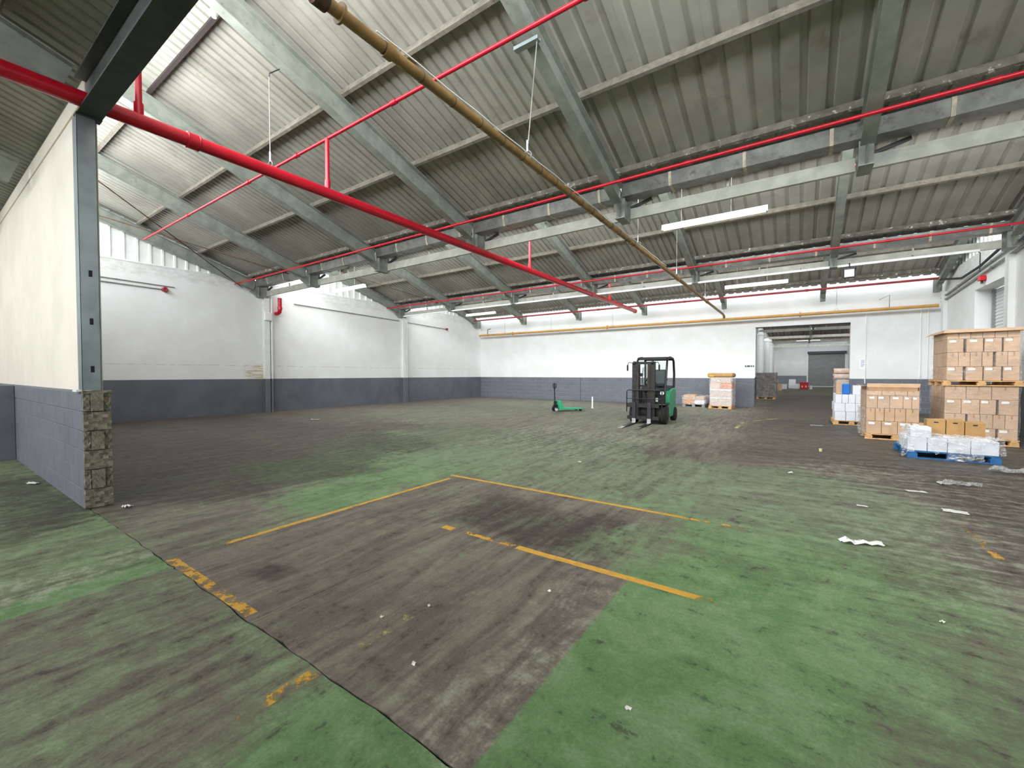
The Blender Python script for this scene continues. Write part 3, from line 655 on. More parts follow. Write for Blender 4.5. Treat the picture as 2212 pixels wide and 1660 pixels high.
MB().box(OX0, OX1, YB - 0.012, YB + 0.31, OZ - 0.02, OZ).build('edge_trim', M['dark_steel'], wb_, (-6, YB, 0))

# wall columns on the left wall
for i, Yc in enumerate((8.2, 15.15)):
    c = thing('wall_column', ('white steel column on the left wall carrying a square box' if i == 0 else 'white steel column on the left wall nearer the back corner'), 'column', (XL + 0.08, Yc, 0)); o = tuple(c.location)
    for nm, z0, z1, mm in (('column_shaft', 1.316, 4.48, 'white_paint'), ('column_base', 0.0, 1.316, 'dado')):
        MB().box(XL + 0.002, XL + 0.014, Yc - 0.1, Yc + 0.1, z0, z1).box(XL + 0.014, XL + 0.15, Yc - 0.006, Yc + 0.006, z0, z1).box(XL + 0.15, XL + 0.164, Yc - 0.1, Yc + 0.1, z0, z1).build(nm, M[mm], c, o)
    MB().cyl((XL + 0.10, Yc + 0.2, 1.316), (XL + 0.10, Yc + 0.2, 4.85), 0.05).build('downpipe', M['white_paint'], c, o, True); MB().cyl((XL + 0.10, Yc + 0.2, 0.0), (XL + 0.10, Yc + 0.2, 1.316), 0.05).build('downpipe_base', M['dado'], c, o, True)
jb = MB().box(XL + 0.165, XL + 0.25, 8.08, 8.36, 3.60, 3.92).build('junction_box', M['white_plastic'], None, (XL + 0.17, 8.2, 3.6), bevel=0.012)
tag(jb, 'square white junction box on the first left wall column', 'junction box')
MB().box(XL + 0.25, XL + 0.257, 8.11, 8.33, 3.63, 3.89).build('cover', M['paper'], jb, (XL + 0.17, 8.2, 3.6))

# partition: block dado, cream board above, raw broken block end
PX = -6.50
pw = struct(MB().box(XL, PX - 0.02, 1.142, 1.345, -0.01, 1.30).build('wall_partition', M['dado'], None, (PX, 1.24, 0))); o = (PX, 1.24, 0)
pb = MB().box(-0.2225, 0.2225, -0.010, 0.004, 0.0025, 0.2142).build('block', M['dado'], pw, bevel=0.005); pb.location = (0, 0, 0)
first = True
for rI in range(6):
    xx = PX - 0.02 - 0.225 - (0.225 if rI % 2 else 0)
    if rI % 2:
        hb = piece(pb.data, 'block', (PX - 0.02 - 0.112 - PX, 1.142 - 1.24, rI * 0.2167), pw); hb.scale.x = 0.5
    while xx > XL + 0.2:
        if first: pb.location = (xx - PX, 1.142 - 1.24, rI * 0.2167); first = False
        else: piece(pb.data, 'block', (xx - PX, 1.142 - 1.24, rI * 0.2167), pw)
        xx -= 0.45
def rough_block(x0, x1, y0, y1, z0, z1, amp, seed):
    me = bpy.data.meshes.new('broken_block'); bm = bmesh.new(); bmesh.ops.create_cube(bm, size=1)
    bmesh.ops.subdivide_edges(bm, edges=bm.edges[:], cuts=5, use_grid_fill=True)
    rnd = random.Random(seed); ph = [rnd.uniform(0, 6) for _ in range(6)]
    for v in bm.verts:
        p = Vector(((v.co.x + .5) * (x1 - x0) + x0, (v.co.y + .5) * (y1 - y0) + y0, (v.co.z + .5) * (z1 - z0) + z0))
        q = math.sin(p.y * 61 + ph[0]) * math.sin(p.z * 53 + ph[1]) + 0.6 * math.sin(p.y * 130 + ph[2] + p.z * 90)
        p.x += amp * q * (1 if v.co.x > 0.1 else 0) + rnd.uniform(-.3, .3) * amp
        p.z += rnd.uniform(-1, 1) * amp * 0.3; p.y += rnd.uniform(-1, 1) * amp * 0.25
        v.co = p - Vector(o)
    bm.to_mesh(me); bm.free(); me.materials.append(M['block_raw'])
    ob = bpy.data.objects.new('broken_block', me); col.objects.link(ob); ob.parent = pw
for rI in range(6):
    z0, z1 = rI * 0.2167 + 0.006, (rI + 1) * 0.2167 - 0.006
    if rI % 2:
        rough_block(PX - 0.06, PX + 0.005, 1.135, 1.19, z0, z1, 0.010, rI); rough_block(PX - 0.06, PX + 0.022, 1.195, 1.30, z0, z1, 0.004, rI + 20); rough_block(PX - 0.06, PX + 0.0, 1.305, 1.365, z0, z1, 0.012, rI + 40)
    else:
        rough_block(PX - 0.06, PX + 0.008, 1.135, 1.365, z0, z1, 0.012, rI + 60)
rough_block(PX - 0.06, PX + 0.02, 1.13, 1.37, 1.285, 1.315, 0.006, 99)
MB().box(-11.52, -11.30, 0.58, 1.126, 0, 1.30).build('stub_wall', M['dado'], pw, o)
MB().box(XL, PX - 0.15, 1.25, 1.33, 1.301, 4.82).build('board_panel', M['cream'], pw, o)
MB().box(XL, PX - 0.15, 1.235, 1.25, 4.62, 4.82).build('board_trim', M['cream'], pw, o)
MB().box(XL, PX - 0.15, 1.26, 1.27, 4.82, 4.90).build('eaves_closure', M['sheet'], pw, o)
# galvanised column
gc = thing('galvanised_column', 'galvanised steel column standing on the broken block pillar', 'column', (PX - 0.05, 1.25, 1.32)); o = tuple(gc.location)
def cstud(xw, dirn, y0, y1, z0, z1, fl):
    t0 = 0.004; a, bq = sorted((xw, xw - dirn * t0)); e, f_ = sorted((xw, xw - dirn * fl))
    l0, l1 = sorted((xw - dirn * fl, xw - dirn * (fl - t0)))
    return MB().box(a, bq, y0, y1, z0, z1).box(e, f_, y0, y0 + t0, z0, z1).box(e, f_, y1 - t0, y1, z0, z1).box(l0, l1, y0, y0 + 0.03, z0, z1).box(l0, l1, y1 - 0.03, y1, z0, z1)
cstud(PX + 0.0, 1, 1.135, 1.290, 1.32, 4.34, 0.055).build('column_web', M['galv'], gc, o)
cstud(PX - 0.078, 1, 1.140, 1.24, 1.32, 4.34, 0.125).build('column_channel', M['galv'], gc, o)
MB().box(PX - 0.09, PX + 0.03, 1.13, 1.34, 4.325, 4.339).build('cap_plate', M['dark_steel'], gc, o)
MB().box(PX - 0.20, PX - 0.02, 1.09, 1.16, 1.305, 1.325).build('base_angle', M['white_paint'], gc, o)
for zz in (2.62, 2.09, 1.56): MB().box(PX + 0.0, PX + 0.003, 1.205, 1.235, zz - 0.04, zz + 0.03).build('slot', M['slot'], gc, o)

# rear of the building, behind the camera: piers and header with the loading side open
rw = struct(MB().box(XL, XR, -12.9, -12.7, 4.6, 5.1).box(XL, -1.5, -12.9, -12.7, 0, 4.6).box(1.5, XR, -12.9, -12.7, 0, 4.6).build('wall_front', M['white_wall'], None, (-6, -12.8, 0)))
# hall beyond the opening
hw = struct(MB().box(-3.0, -2.55, 22.1, 61, -0.01, 5.3).build('wall_hall_left', M['wall_y'], None, (-2.6, 40, 0)))
hr = struct(MB().box(4.55, 4.9, 22.1, 61, -0.01, 5.3).build('wall_hall_right', M['wall_y'], None, (4.6, 40, 0)))
hb_ = struct(MB().box(-3.0, 4.9, 61.0, 61.3, -0.01, 7.0).build('wall_hall_end', M['wall_x'], None, (1, 61, 0)))
d2 = struct(group_empty('door_2', (2.55, 60.95, 0)), 'closed grey roller shutter at the far end of the hall'); o = tuple(d2.location)
for i in range(38):
    z0 = i * 0.1 + 0.08
    MB().prism([(60.97, z0 + 0.001), (60.94, z0 + 0.03), (60.94, z0 + 0.07), (60.97, z0 + 0.099), (60.985, z0 + 0.099), (60.985, z0 + 0.001)], 'x', 0.85, 4.28).build('slat', M['shutter'], d2, o)
MB().box(0.78, 4.4, 60.7, 60.98, 3.88, 4.16).build('shutter_box', M['charcoal'], d2, o)
MB().box(0.72, 0.85, 60.88, 60.99, 0, 3.9).build('guide_rail', M['white_paint'], d2, o)
MB().box(4.28, 4.4, 60.88, 60.99, 0, 3.9).build('guide_rail', M['white_paint'], d2, o)
MB().box(0.85, 4.28, 60.90, 60.99, 0.0, 0.08).build('bottom_bar', M['white_paint'], d2, o)
MB().box(-10.235, -10.205, YB - 0.016, YB - 0.004, 0, 1.31).build('movement_joint', M['charcoal'], wb_, (-6, YB, 0))
for i, Yc in enumerate((31.5, 37.5, 42.5)):
    c = thing('hall_column', 'white column beyond the opening, %s in the row' % ORD[i], 'column', (-2.1, Yc, 0), 0, 'columns beyond the opening'); o = tuple(c.location)
    MB().cyl((-2.1, Yc, 0), (-2.1, Yc, 4.02), 0.20, 18).build('shaft', M['white_paint'], c, o, True)
    MB().cyl((-2.1, Yc, 4.02), (-2.1, Yc, 4.22), 0.24, 18, 0.14).build('capital', M['white_plastic'], c, o, True)
# ------------------------------------------------------------------ pipework
def pipe(name, pts, r, m, label, cat='pipe', joints=(), jr=1.25, jl=0.05, group=None, n=14):
    p0 = Vector(pts[0]); o = tuple(p0)
    t_ = thing(name, label, cat, o, 0, group)
    MB().tube(pts, r, n).build('pipe_run', m, t_, o, True)
    for j in joints:
        c = Vector(j[:3]); d = Vector(j[3]) if len(j) > 3 else (Vector(pts[1]) - Vector(pts[0])).normalized()
        MB().cyl(c - d * jl, c + d * jl, r * jr, n).build('coupling', m, t_, o, True)
    return t_, o
BX, BZ = -6.33, 4.425
bp, bo = pipe('sprinkler_main', [(BX, -3.0, BZ), (BX, 19.3, BZ)], 0.082, M['red'], 'thick bright red sprinkler main running from column to back wall', joints=[(BX, y, BZ) for y in (2.14, 8.9, 14.4)], jr=1.16, jl=0.06)
for y in (2.08, 2.20): MB().torus((BX, y, BZ), (0, 1, 0), 0.088, 0.012, 20, 8).build('clamp_ring', M['red'], bp, bo, True)
for y, zt in ((1.62, 6.9), (3.97, 5.30), (10.13, 5.39), (16.2, 5.24)):
    r_ = MB().cyl((BX, y, BZ + 0.05), (BX, y, zt), 0.034).build('riser', M['red'], bp, bo, True)
    MB().cyl((BX, y, BZ + 0.06), (BX, y, BZ + 0.20), 0.046).build('socket', M['red'], r_, bo, True)
MB().cyl((BX, 19.28, BZ), (BX, 19.36, BZ), 0.10).build('end_cap', M['red'], bp, bo, True)
MB().cyl((BX, 4.0, 4.5), (BX + 0.04, 4.0, 4.5), 0.02).build('hanger_clip', M['wire'], bp, bo)
# thin branch lines along X
br1, o1 = pipe('sprinkler_branch', [(-15.4, 4.0, 5.32), (4.1, 4.0, 5.32)], 0.026, M['red'], 'thin red sprinkler pipe crossing midway up the nearest roof bay', joints=[(x, 4.0, 5.32) for x in (-12.2, -9.1, -7.3, -4.75, -1.8)], jr=1.4, jl=0.05)
pipe('sprinkler_branch', [(-17.3, 7.10, 4.84), (4.2, 7.10, 4.84)], 0.027, M['red'], 'thin red sprinkler pipe along the gutter of the nearest valley', joints=[(x, 7.10, 4.84) for x in (-15.5, -12.6, -9.0, -5.2, -1.5, 1.8)], jr=1.3)
pipe('sprinkler_branch', [(-17.3, 14.05, 4.84), (4.2, 14.05, 4.84)], 0.027, M['red'], 'thin red sprinkler pipe along the gutter of the second valley', joints=[(x, 14.05, 4.84) for x in (-12.6, -9.0, -5.2, -1.5, 1.8)], jr=1.3)
pipe('sprinkler_branch', [(-17.3, 10.13, 5.39), (4.2, 10.13, 5.39)], 0.026, M['red'], 'thin red sprinkler pipe crossing the middle roof bay')
pipe('sprinkler_branch', [(-16.9, 20.45, 4.83), (3.95, 20.45, 4.83)], 0.04, M['red_old'], 'faded red pipe running along the top of the back wall', joints=[(x, 20.45, 4.83) for x in (-13, -8.6, -4.4, 0.2)], jr=1.25)
dn, o = pipe('red_drop_pipe', [(XL + 0.32, 8.62, 4.52), (XL + 0.32, 8.62, 4.06), (XL + 0.29, 8.62, 3.98), (XL + 0.22, 8.62, 3.94), (XL + 0.01, 8.62, 3.94)], 0.075, M['red'], 'short red pipe elbow dropping beside the first left wall column', joints=[(XL + 0.32, 8.62, 4.12, (0, 0, 1))], jr=1.2)
# ochre pipes
GX, GZ = -2.86, 4.19
gp, go = pipe('gas_pipe', [(GX, 1.80, GZ), (GX, 20.9, GZ), (GX, 21.2, GZ - 0.03), (GX, 21.3, GZ - 0.12)], 0.047, M['brown_pipe'], 'long brown gas pipe slung diagonally overhead towards the back wall', joints=[(GX, y, GZ, (0, 1, 0)) for y in (2.35, 8.4, 12.5, 17.0)], jr=1.35, jl=0.04)
MB().cyl((GX, 1.70, GZ), (GX, 1.80, GZ), 0.068).build('end_cap', M['rust'], gp, go, True)
MB().cyl((GX, 1.9, GZ), (GX, 1.92, GZ), 0.075).build('flange', M['brown_pipe'], gp, go, True)
for i in range(16):
    y = 2.3 + i * 0.42
    MB().torus((GX, y, GZ), (0, 1, 0), 0.049, 0.0035, 16, 6).build('cable_tie', M['cable'], gp, go)
pts = [(GX + 0.045, 2.2 + i * 0.42, GZ + 0.045 + (0.012 if i % 2 else 0)) for i in range(22)]
MB().tube(pts, 0.006, 6).build('strapped_cable', M['white_plastic'], gp, go)
wp, wo = pipe('gas_pipe', [(-17.2, 21.4, 4.0), (4.15, 21.4, 4.0)], 0.062, M['ochre'], 'ochre yellow gas pipe running level along the back wall', joints=[(x, 21.4, 4.0) for x in (-14.6, -8.5, 0.0)], jr=1.6, jl=0.03)
MB().cyl((-16.55, 21.4, 4.05), (-16.55, 21.4, 4.35), 0.02).build('vent_stub', M['dark_steel'], wp, wo); MB().cyl((-16.55, 21.4, 4.35), (-16.3, 21.4, 4.40), 0.02).build('vent_stub', M['dark_steel'], wp, wo)
MB().tube([(2.8, 21.4, 4.05), (2.8, 21.4, 4.52), (2.5, 21.4, 4.36)], 0.015, 8).build('vent_stub', M['wire'], wp, wo)
# hanging wires
def wire(p0, p1, label, hook=None):
    p0 = Vector(p0); p1 = Vector(p1)
    t_ = thing('hanger_wire', label, 'wire', tuple(p1), 0, 'hanger wires'); o = tuple(p1)
    MB().cyl(p0, p1, 0.007, 6).build('wire', M['wire'], t_, o)
    MB().cyl(p1, p1 + Vector((0, 0, 0.14)), 0.014, 8).build('turnbuckle', M['bright_steel'], t_, o)
    MB().torus(p1 - Vector((0, 0, 0.05)), (0, 1, 0), 0.058, 0.006, 16, 6).build('loop', M['wire'], t_, o)
    if hook: MB().tube([p0, p0 + Vector((0.01, 0, 0.05)), p0 + Vector(hook)], 0.008, 6).build('hook', M['cable'], t_, o)
wire((-6.33, 3.08, 5.76), (-6.33, 3.08, 4.56), 'thin hanger wire holding the thick red main near its middle', (0.06, 0.12, 0.16))
wire((GX + 0.09, 4.6, 5.68), (GX, 4.52, 4.30), 'steel hanger wire holding the brown gas pipe in the nearest bay')
wire((GX, 8.9, 6.3), (GX, 8.9, 4.30), 'hanger wire holding the brown gas pipe behind the nearest valley')
wire((GX, 12.3, 5.85), (GX, 12.3, 4.30), 'hanger wire holding the brown gas pipe in the middle bay')
wire((GX, 16.6, 6.3), (GX, 16.6, 4.30), 'hanger wire holding the brown gas pipe in the back bay')
for i, x in enumerate((-15.2, -11.9, -8.2, -2.9, 1.2)):
    wire((x, 21.4, 5.0), (x, 21.4, 4.12), 'drop rod holding the ochre wall pipe, %s from the left' % ORD[i])
# small steel bracket under the fourth rafter
bk = thing('channel_bracket', 'short galvanised channel bracket bolted under a rafter by the brown pipe', 'bracket', (-2.92, 4.6, 5.68)); o = tuple(bk.location)
MB().box(-3.10, -2.74, 4.56, 4.64, 5.68, 5.685).box(-3.10, -2.74, 4.56, 4.564, 5.685, 5.725).box(-3.10, -2.74, 4.636, 4.64, 5.685, 5.725).build('channel', M['galv'], bk, o)
for x in (-2.98, -2.80): MB().cyl((x, 4.60, 5.685), (x, 4.60, 5.745), 0.012, 8).build('bolt', M['rust'], bk, o)
# slender cross braces at the left end of two bays
for i, (a, bq) in enumerate((((-17.2, 2.6, 6.30), (-13.9, 7.3, 4.80)), ((-17.2, 7.3, 4.74), (-13.9, 2.6, 6.24)), ((-17.2, 9.6, 6.3), (-13.9, 14.2, 4.80)))):
    tag(MB().cyl(a, bq, 0.014, 8).build('brace_rod', M['rust'], None, a), ['thin rusty brace rod falling rightwards by the left gable', 'thin rusty brace rod rising rightwards by the left gable', 'thin rusty brace rod in the middle roof bay by the left gable'][i], 'rod')

# ------------------------------------------------------------------ wall conduits and fittings
def conduit(pts, r, label, m='conduit', name='wall_conduit'):
    o = tuple(pts[0]); t_ = thing(name, label, 'conduit', o)
    MB().tube(pts, r, 8).build('tube', M[m], t_, o, True)
    for q in (0.2, 0.5, 0.8):
        a, bq = Vector(pts[0]), Vector(pts[1]); c = a + (bq - a) * q; d = (bq - a).normalized()
        MB().cyl(c - d * 0.012, c + d * 0.012, r * 1.5, 8).build('saddle', M[m], t_, o)
    return t_, o
conduit([(XL + 0.03, -2, 4.50), (XL + 0.03, 5.30, 4.42)], 0.016, 'upper of two thin conduits high on the left wall')
c_, o = conduit([(XL + 0.03, -2, 4.36), (XL + 0.03, 5.00, 4.30)], 0.018, 'lower of two thin conduits on the left wall ending at a red fitting')
MB().cyl((XL, 5.02, 4.30), (XL + 0.12, 5.02, 4.30), 0.075, 14).build('red_boss', M['red_old'], c_, o, True)
MB().torus((XL + 0.12, 5.02, 4.30), (1, 0, 0), 0.06, 0.02, 16, 8).build('red_ring', M['red_old'], c_, o, True)
conduit([(XL + 0.035, 9.35, 4.42), (XL + 0.035, 14.9, 4.30)], 0.02, 'thin conduit sloping along the left wall between the two columns')
c_, o = conduit([(XL + 0.035, 15.5, 4.27), (XL + 0.035, 18.5, 4.18)], 0.018, 'thin conduit on the left wall beyond the second column')
MB().cyl((XL, 18.5, 4.18), (XL + 0.12, 18.5, 4.18), 0.06, 14).build('red_boss', M['red_old'], c_, o, True)
conduit([(2.16, YB - 0.03, 1.12), (2.16, YB - 0.03, 3.98)], 0.018, 'thin vertical conduit on the back wall right of the opening', 'white_plastic')
conduit([(XR - 0.05, 12.0, 4.86), (XR - 0.05, 21.7, 4.30)], 0.03, 'upper grey conduit running along the right wall', 'conduit')
conduit([(XR - 0.05, 12.0, 4.66), (XR - 0.05, 21.7, 4.16)], 0.03, 'lower grey conduit running along the right wall', 'conduit')
pts = [(XR - 0.09, 12.5, 5.0), (XR - 0.09, 15.2, 4.86), (XR - 0.09, 17.6, 4.60), (XR - 0.10, 19.2, 4.56), (XR - 0.3, 20.6, 4.80)]
tag(MB().tube(pts, 0.035, 8).build('cable_bundle', M['cable'], None, pts[0], True), 'sagging black cable bundle high on the right wall', 'cable')
for i, x in enumerate((3.75, 3.95)):
    conduit([(x, YB - 0.03, 1.36), (x, YB - 0.03, 4.1)], 0.018, '%s thin white pipe in the right back corner' % ('left' if i == 0 else 'right'), 'white_plastic')
sr = thing('alarm_sounder', 'small red alarm sounder above the right wall shutter', 'alarm', (XR, 17.5, 4.2)); o = tuple(sr.location)
MB().box(XR - 0.14, XR - 0.001, 17.4, 17.58, 4.16, 4.30).build('housing', M['red_plastic'], sr, o, bevel=0.012)
MB().cyl((XR - 0.07, 17.49, 4.08), (XR - 0.07, 17.49, 4.16), 0.03).build('stem', M['dark_steel'], sr, o)
# silver trunking below the second tie
tk = thing('cable_trunking', 'long pale cable trunking hung below the second valley tie beam', 'trunking', (-6, 14.95, 4.45)); o = tuple(tk.location)
for a in range(6):
    x0 = -17.1 + a * 3.45; MB().box(x0, x0 + 3.44, 14.92, 14.98, 4.49, 4.548).build('trunking_length', M['white_plastic'], tk, o)
for x in (-14, -9.2, -4.6, 0.0, 2.4): MB().tube([(x, 14.95, 4.548), (x, 14.97, 4.60), (x, 15.128, 4.62)], 0.008, 6).build('hanger', M['wire'], tk, o)
MB().tube([(3.55, 14.95, 4.51), (3.6, 14.95, 4.46), (3.6, 14.95, 4.0)], 0.01, 6).build('drop_cable', M['cable'], tk, o)
# flood light
fd = thing('flood_light', 'black framed flood light hanging below the second tie beam', 'flood light', (1.1, 14.95, 4.34)); o = tuple(fd.location)
MB().box(0.97, 1.24, 14.93, 15.0, 4.17, 4.46).build('housing', M['black'], fd, o, bevel=0.01)
MB().box(1.0, 1.21, 14.915, 14.929, 4.20, 4.40).build('lamp_glass', M['lamp_glass'], fd, o)
MB().tube([(0.97, 14.97, 4.36), (0.95, 14.97, 4.50), (1.26, 14.97, 4.50), (1.24, 14.97, 4.36)], 0.012, 6).build('bracket', M['black'], fd, o)
MB().tube([(1.105, 14.97, 4.42), (1.105, 14.87, 4.56), (1.105, 15.125, 4.60)], 0.012, 6).build('stem', M['black'], fd, o)
# fluorescent luminaires (lit)
def luminaire(x0, x1, y, z, label, group='lit fluorescent lights', top=None):
    l = thing('fluorescent_light', label, 'light', ((x0 + x1) / 2, y, z), 0, group); o = tuple(l.location)
    MB().prism([(y - 0.05, z + 0.03), (y - 0.075, z), (y + 0.075, z), (y + 0.05, z + 0.03), (y + 0.05, z + 0.07), (y - 0.05, z + 0.07)], 'x', x0, x1).build('batten', M['white_plastic'], l, o)
    for dy in (-0.035, 0.035): MB().cyl((x0 + 0.03, y + dy, z - 0.03), (x1 - 0.03, y + dy, z - 0.03), 0.021, 10).build('tube', M['tube'], l, o, True)
    for xx in (x0, x1 - 0.03): MB().box(xx, xx + 0.03, y - 0.075, y + 0.075, z - 0.06, z).build('end_cap', M['white_plastic'], l, o)
    for q in (0.2, 0.68):
        xx = x0 + (x1 - x0) * q; MB().cyl((xx, y, z + 0.07), (xx, y, top or z + 0.6), 0.005, 6).build('chain', M['wire'], l, o)
luminaire(-2.78, -0.60, 10.5, 5.02, 'lit fluorescent light with double tube, largest, hung in the middle bay', top=6.58)
luminaire(-16.0, -14.0, 10.3, 4.94, 'lit fluorescent light near the left gable behind the nearest tie beam', top=6.64)
luminaire(-2.40, -0.37, 18.0, 4.82, 'lit fluorescent light above the opening in the back bay', top=6.20)
luminaire(-15.4, -13.4, 18.0, 4.78, 'lit fluorescent light in the back left corner bay', top=6.20)
for i, (yy, x0) in enumerate(((38.5, 0.2), (52.5, -0.3))):
    luminaire(x0, x0 + 2.0, yy, 4.9, 'fluorescent light hung beyond the opening, %s' % ('nearer one' if i == 0 else 'farther one'), 'lights beyond the opening', 6.5)
# little round white detector by the red riser
dt = thing('smoke_detector', 'round white detector at the top left beside a rafter', 'detector', (-6.86, 2.6, 6.52)); o = tuple(dt.location)
MB().cyl((-6.86, 2.60, 6.56), (-6.86, 2.60, 6.61), 0.05, 20).build('base', M['white_plastic'], dt, o, True); MB().cyl((-6.86, 2.60, 6.61), (-6.86, 2.60, 6.72), 0.012, 8).build('stem', M['red'], dt, o); MB().cyl((-6.86, 2.60, 6.52), (-6.86, 2.60, 6.56), 0.03, 16, 0.045).build('dome', M['white_plastic'], dt, o, True)
# paper notice and small door signs on the back wall
sg = MB().box(1.98, 2.24, YB - 0.006, YB - 0.001, 1.72, 2.12).build('paper_notice', M['paper'], None, (2.1, YB, 1.72)); tag(sg, 'white paper notice taped to the back wall right of the opening', 'notice')
for i in range(7):
    w_ = [0.16, 0.12, 0.15, 0.10, 0.16, 0.14, 0.08][i]
    MB().box(2.03, 2.03 + w_, YB - 0.008, YB - 0.0065, 2.05 - i * 0.042, 2.065 - i * 0.042).build('print_line', M['ink'], sg, (2.1, YB, 1.72))
for i, (x0, w_) in enumerate(((-2.05, 0.2), (-1.82, 0.13))):
    s_ = MB().box(x0, x0 + w_, YB - 0.02, YB - 0.001, 1.83, 1.90).build('switch_plate', M['charcoal'], None, (x0, YB, 1.83), bevel=0.004)
    tag(s_, '%s small dark switch plate left of the opening' % ('wider' if i == 0 else 'narrower'), 'switch')
    MB().box(x0 + 0.05, x0 + 0.085, YB - 0.026, YB - 0.02, 1.845, 1.885).build('rocker', M['white_plastic'], s_, (x0, YB, 1.83))
# white post standing on the floor
ps = thing('marker_post', 'short white post standing on the floor behind the pallet jack', 'post', (-7.53, 17.29, 0)); o = tuple(ps.location)
MB().cyl((-7.53, 17.29, 0.0), (-7.53, 17.29, 0.012), 0.07, 16).build('foot', M['white_paint'], ps, o, True)
MB().cyl((-7.53, 17.29, 0.012), (-7.53, 17.29, 0.49), 0.035, 14).build('tube', M['white_paint'], ps, o, True)
MB().cyl((-7.53, 17.29, 0.49), (-7.53, 17.29, 0.505), 0.037, 14, 0.02).build('cap', M['white_paint'], ps, o, True)

# ------------------------------------------------------------------ fork-lift truck (front faces local -Y)
fk = thing('forklift', 'green and black electric forklift parked with its forks lowered', 'forklift', (-3.77, 12.62, 0), R(2))
def fp(mb, n, m, parent=None, smooth=False, bevel=0.0): return mb.build(n, M[m], parent or fk, (0, 0, 0), smooth, bevel)
fp(MB().prism([(0.35, 0.16), (1.55, 0.16), (1.72, 0.40), (1.78, 0.80), (1.72, 1.04), (1.30, 1.06), (0.95, 0.98), (0.95, 0.34), (0.35, 0.30)], 'x', -0.50, 0.50), 'chassis', 'fork_green', bevel=0.03)
fp(MB().prism([(0.62, 0.34), (0.94, 0.34), (0.94, 0.90), (0.80, 0.90), (0.72, 0.62), (0.62, 0.50)], 'x', 0.30, 0.505), 'side_cover', 'fork_green', bevel=0.015)
fp(MB().prism([(0.62, 0.34), (0.94, 0.34), (0.94, 0.90), (0.80, 0.90), (0.72, 0.62), (0.62, 0.50)], 'x', -0.505, -0.30), 'side_cover', 'fork_green', bevel=0.015)
fp(MB().prism([(0.95, 0.98), (1.30, 1.062), (1.72, 1.045), (1.70, 1.12), (1.25, 1.14), (0.95, 1.04)], 'x', -0.44, 0.44), 'battery_hood', 'seat', bevel=0.015)
fp(MB().box(-0.42, 0.42, 0.30, 0.95, 0.28, 0.34), 'floor_plate', 'black')
fp(MB().box(-0.34, 0.34, 0.22, 0.345, 0.10, 0.62), 'drive_axle', 'black', bevel=0.02)
fp(MB().prism([(0.30, 0.34), (0.36, 0.34), (0.52, 1.00), (0.42, 1.02), (0.30, 0.90)], 'x', -0.46, 0.46), 'dash_panel', 'black', bevel=0.01)
fp(MB().box(0.18, 0.27, 0.285, 0.30, 0.66, 0.78), 'data_plate', 'paper')
st = fp(MB().box(-0.25, 0.25, 0.98, 1.42, 1.10, 1.22), 'seat', 'seat', bevel=0.03)
fp(MB().prism([(1.36, 1.18), (1.50, 1.20), (1.58, 1.62), (1.52, 1.66), (1.44, 1.62)], 'x', -0.24, 0.24), 'backrest', 'seat', st, bevel=0.02)
for s in (-1, 1): fp(MB().box(s * 0.29 - 0.03, s * 0.29 + 0.03, 1.08, 1.36, 1.30, 1.35), 'armrest', 'seat', st, bevel=0.01)
sc = fp(MB().cyl((-0.05, 0.48, 0.92), (-0.05, 0.66, 1.20), 0.035), 'steering_column', 'black', smooth=True)
fp(MB().torus((-0.05, 0.67, 1.22), (0, 0.55, 0.83), 0.17, 0.016, 24, 8).beam((-0.20, 0.67, 1.22), (0.10, 0.67, 1.22), 0.03, 0.012), 'steering_wheel', 'black', sc, smooth=True)
for i, x in enumerate((0.12, 0.17, 0.22)): fp(MB().cyl((x, 0.46, 1.0), (x, 0.54, 1.16), 0.01, 8).cyl((x, 0.54, 1.16), (x, 0.55, 1.19), 0.018, 10), 'lever', 'black')
# overhead guard
for s in (-1, 1):
    fp(MB().tube([(s * 0.46, 0.34, 0.95), (s * 0.46, 0.52, 1.55), (s * 0.45, 0.66, 1.93), (s * 0.44, 0.76, 2.00)], 0.032, 10), 'guard_post', 'black', smooth=True)
    fp(MB().tube([(s * 0.46, 1.60, 1.06), (s * 0.46, 1.64, 1.50), (s * 0.45, 1.58, 1.92), (s * 0.44, 1.48, 2.00)], 0.036, 10), 'guard_post', 'black', smooth=True)
    fp(MB().tube([(s * 0.44, 0.72, 1.99), (s * 0.44, 1.10, 2.03), (s * 0.44, 1.52, 2.0)], 0.036, 10), 'guard_rail', 'black', smooth=True)
for i in range(8): fp(MB().beam((-0.42, 0.74 + i * 0.105, 2.0 + 0.02 * math.sin(i / 7 * math.pi)), (0.42, 0.74 + i * 0.105, 2.0 + 0.02 * math.sin(i / 7 * math.pi)), 0.022, 0.05), 'guard_bar', 'black')
fp(MB().box(-0.43, 0.43, 0.70, 0.75, 1.94, 2.02), 'guard_crossbar', 'black', bevel=0.01)
fp(MB().box(-0.43, 0.43, 1.49, 1.54, 1.94, 2.02), 'guard_crossbar', 'black', bevel=0.01)
fp(MB().box(-0.40, 0.40, 0.64, 0.646, 1.20, 1.88), 'windscreen', 'cab_glass')
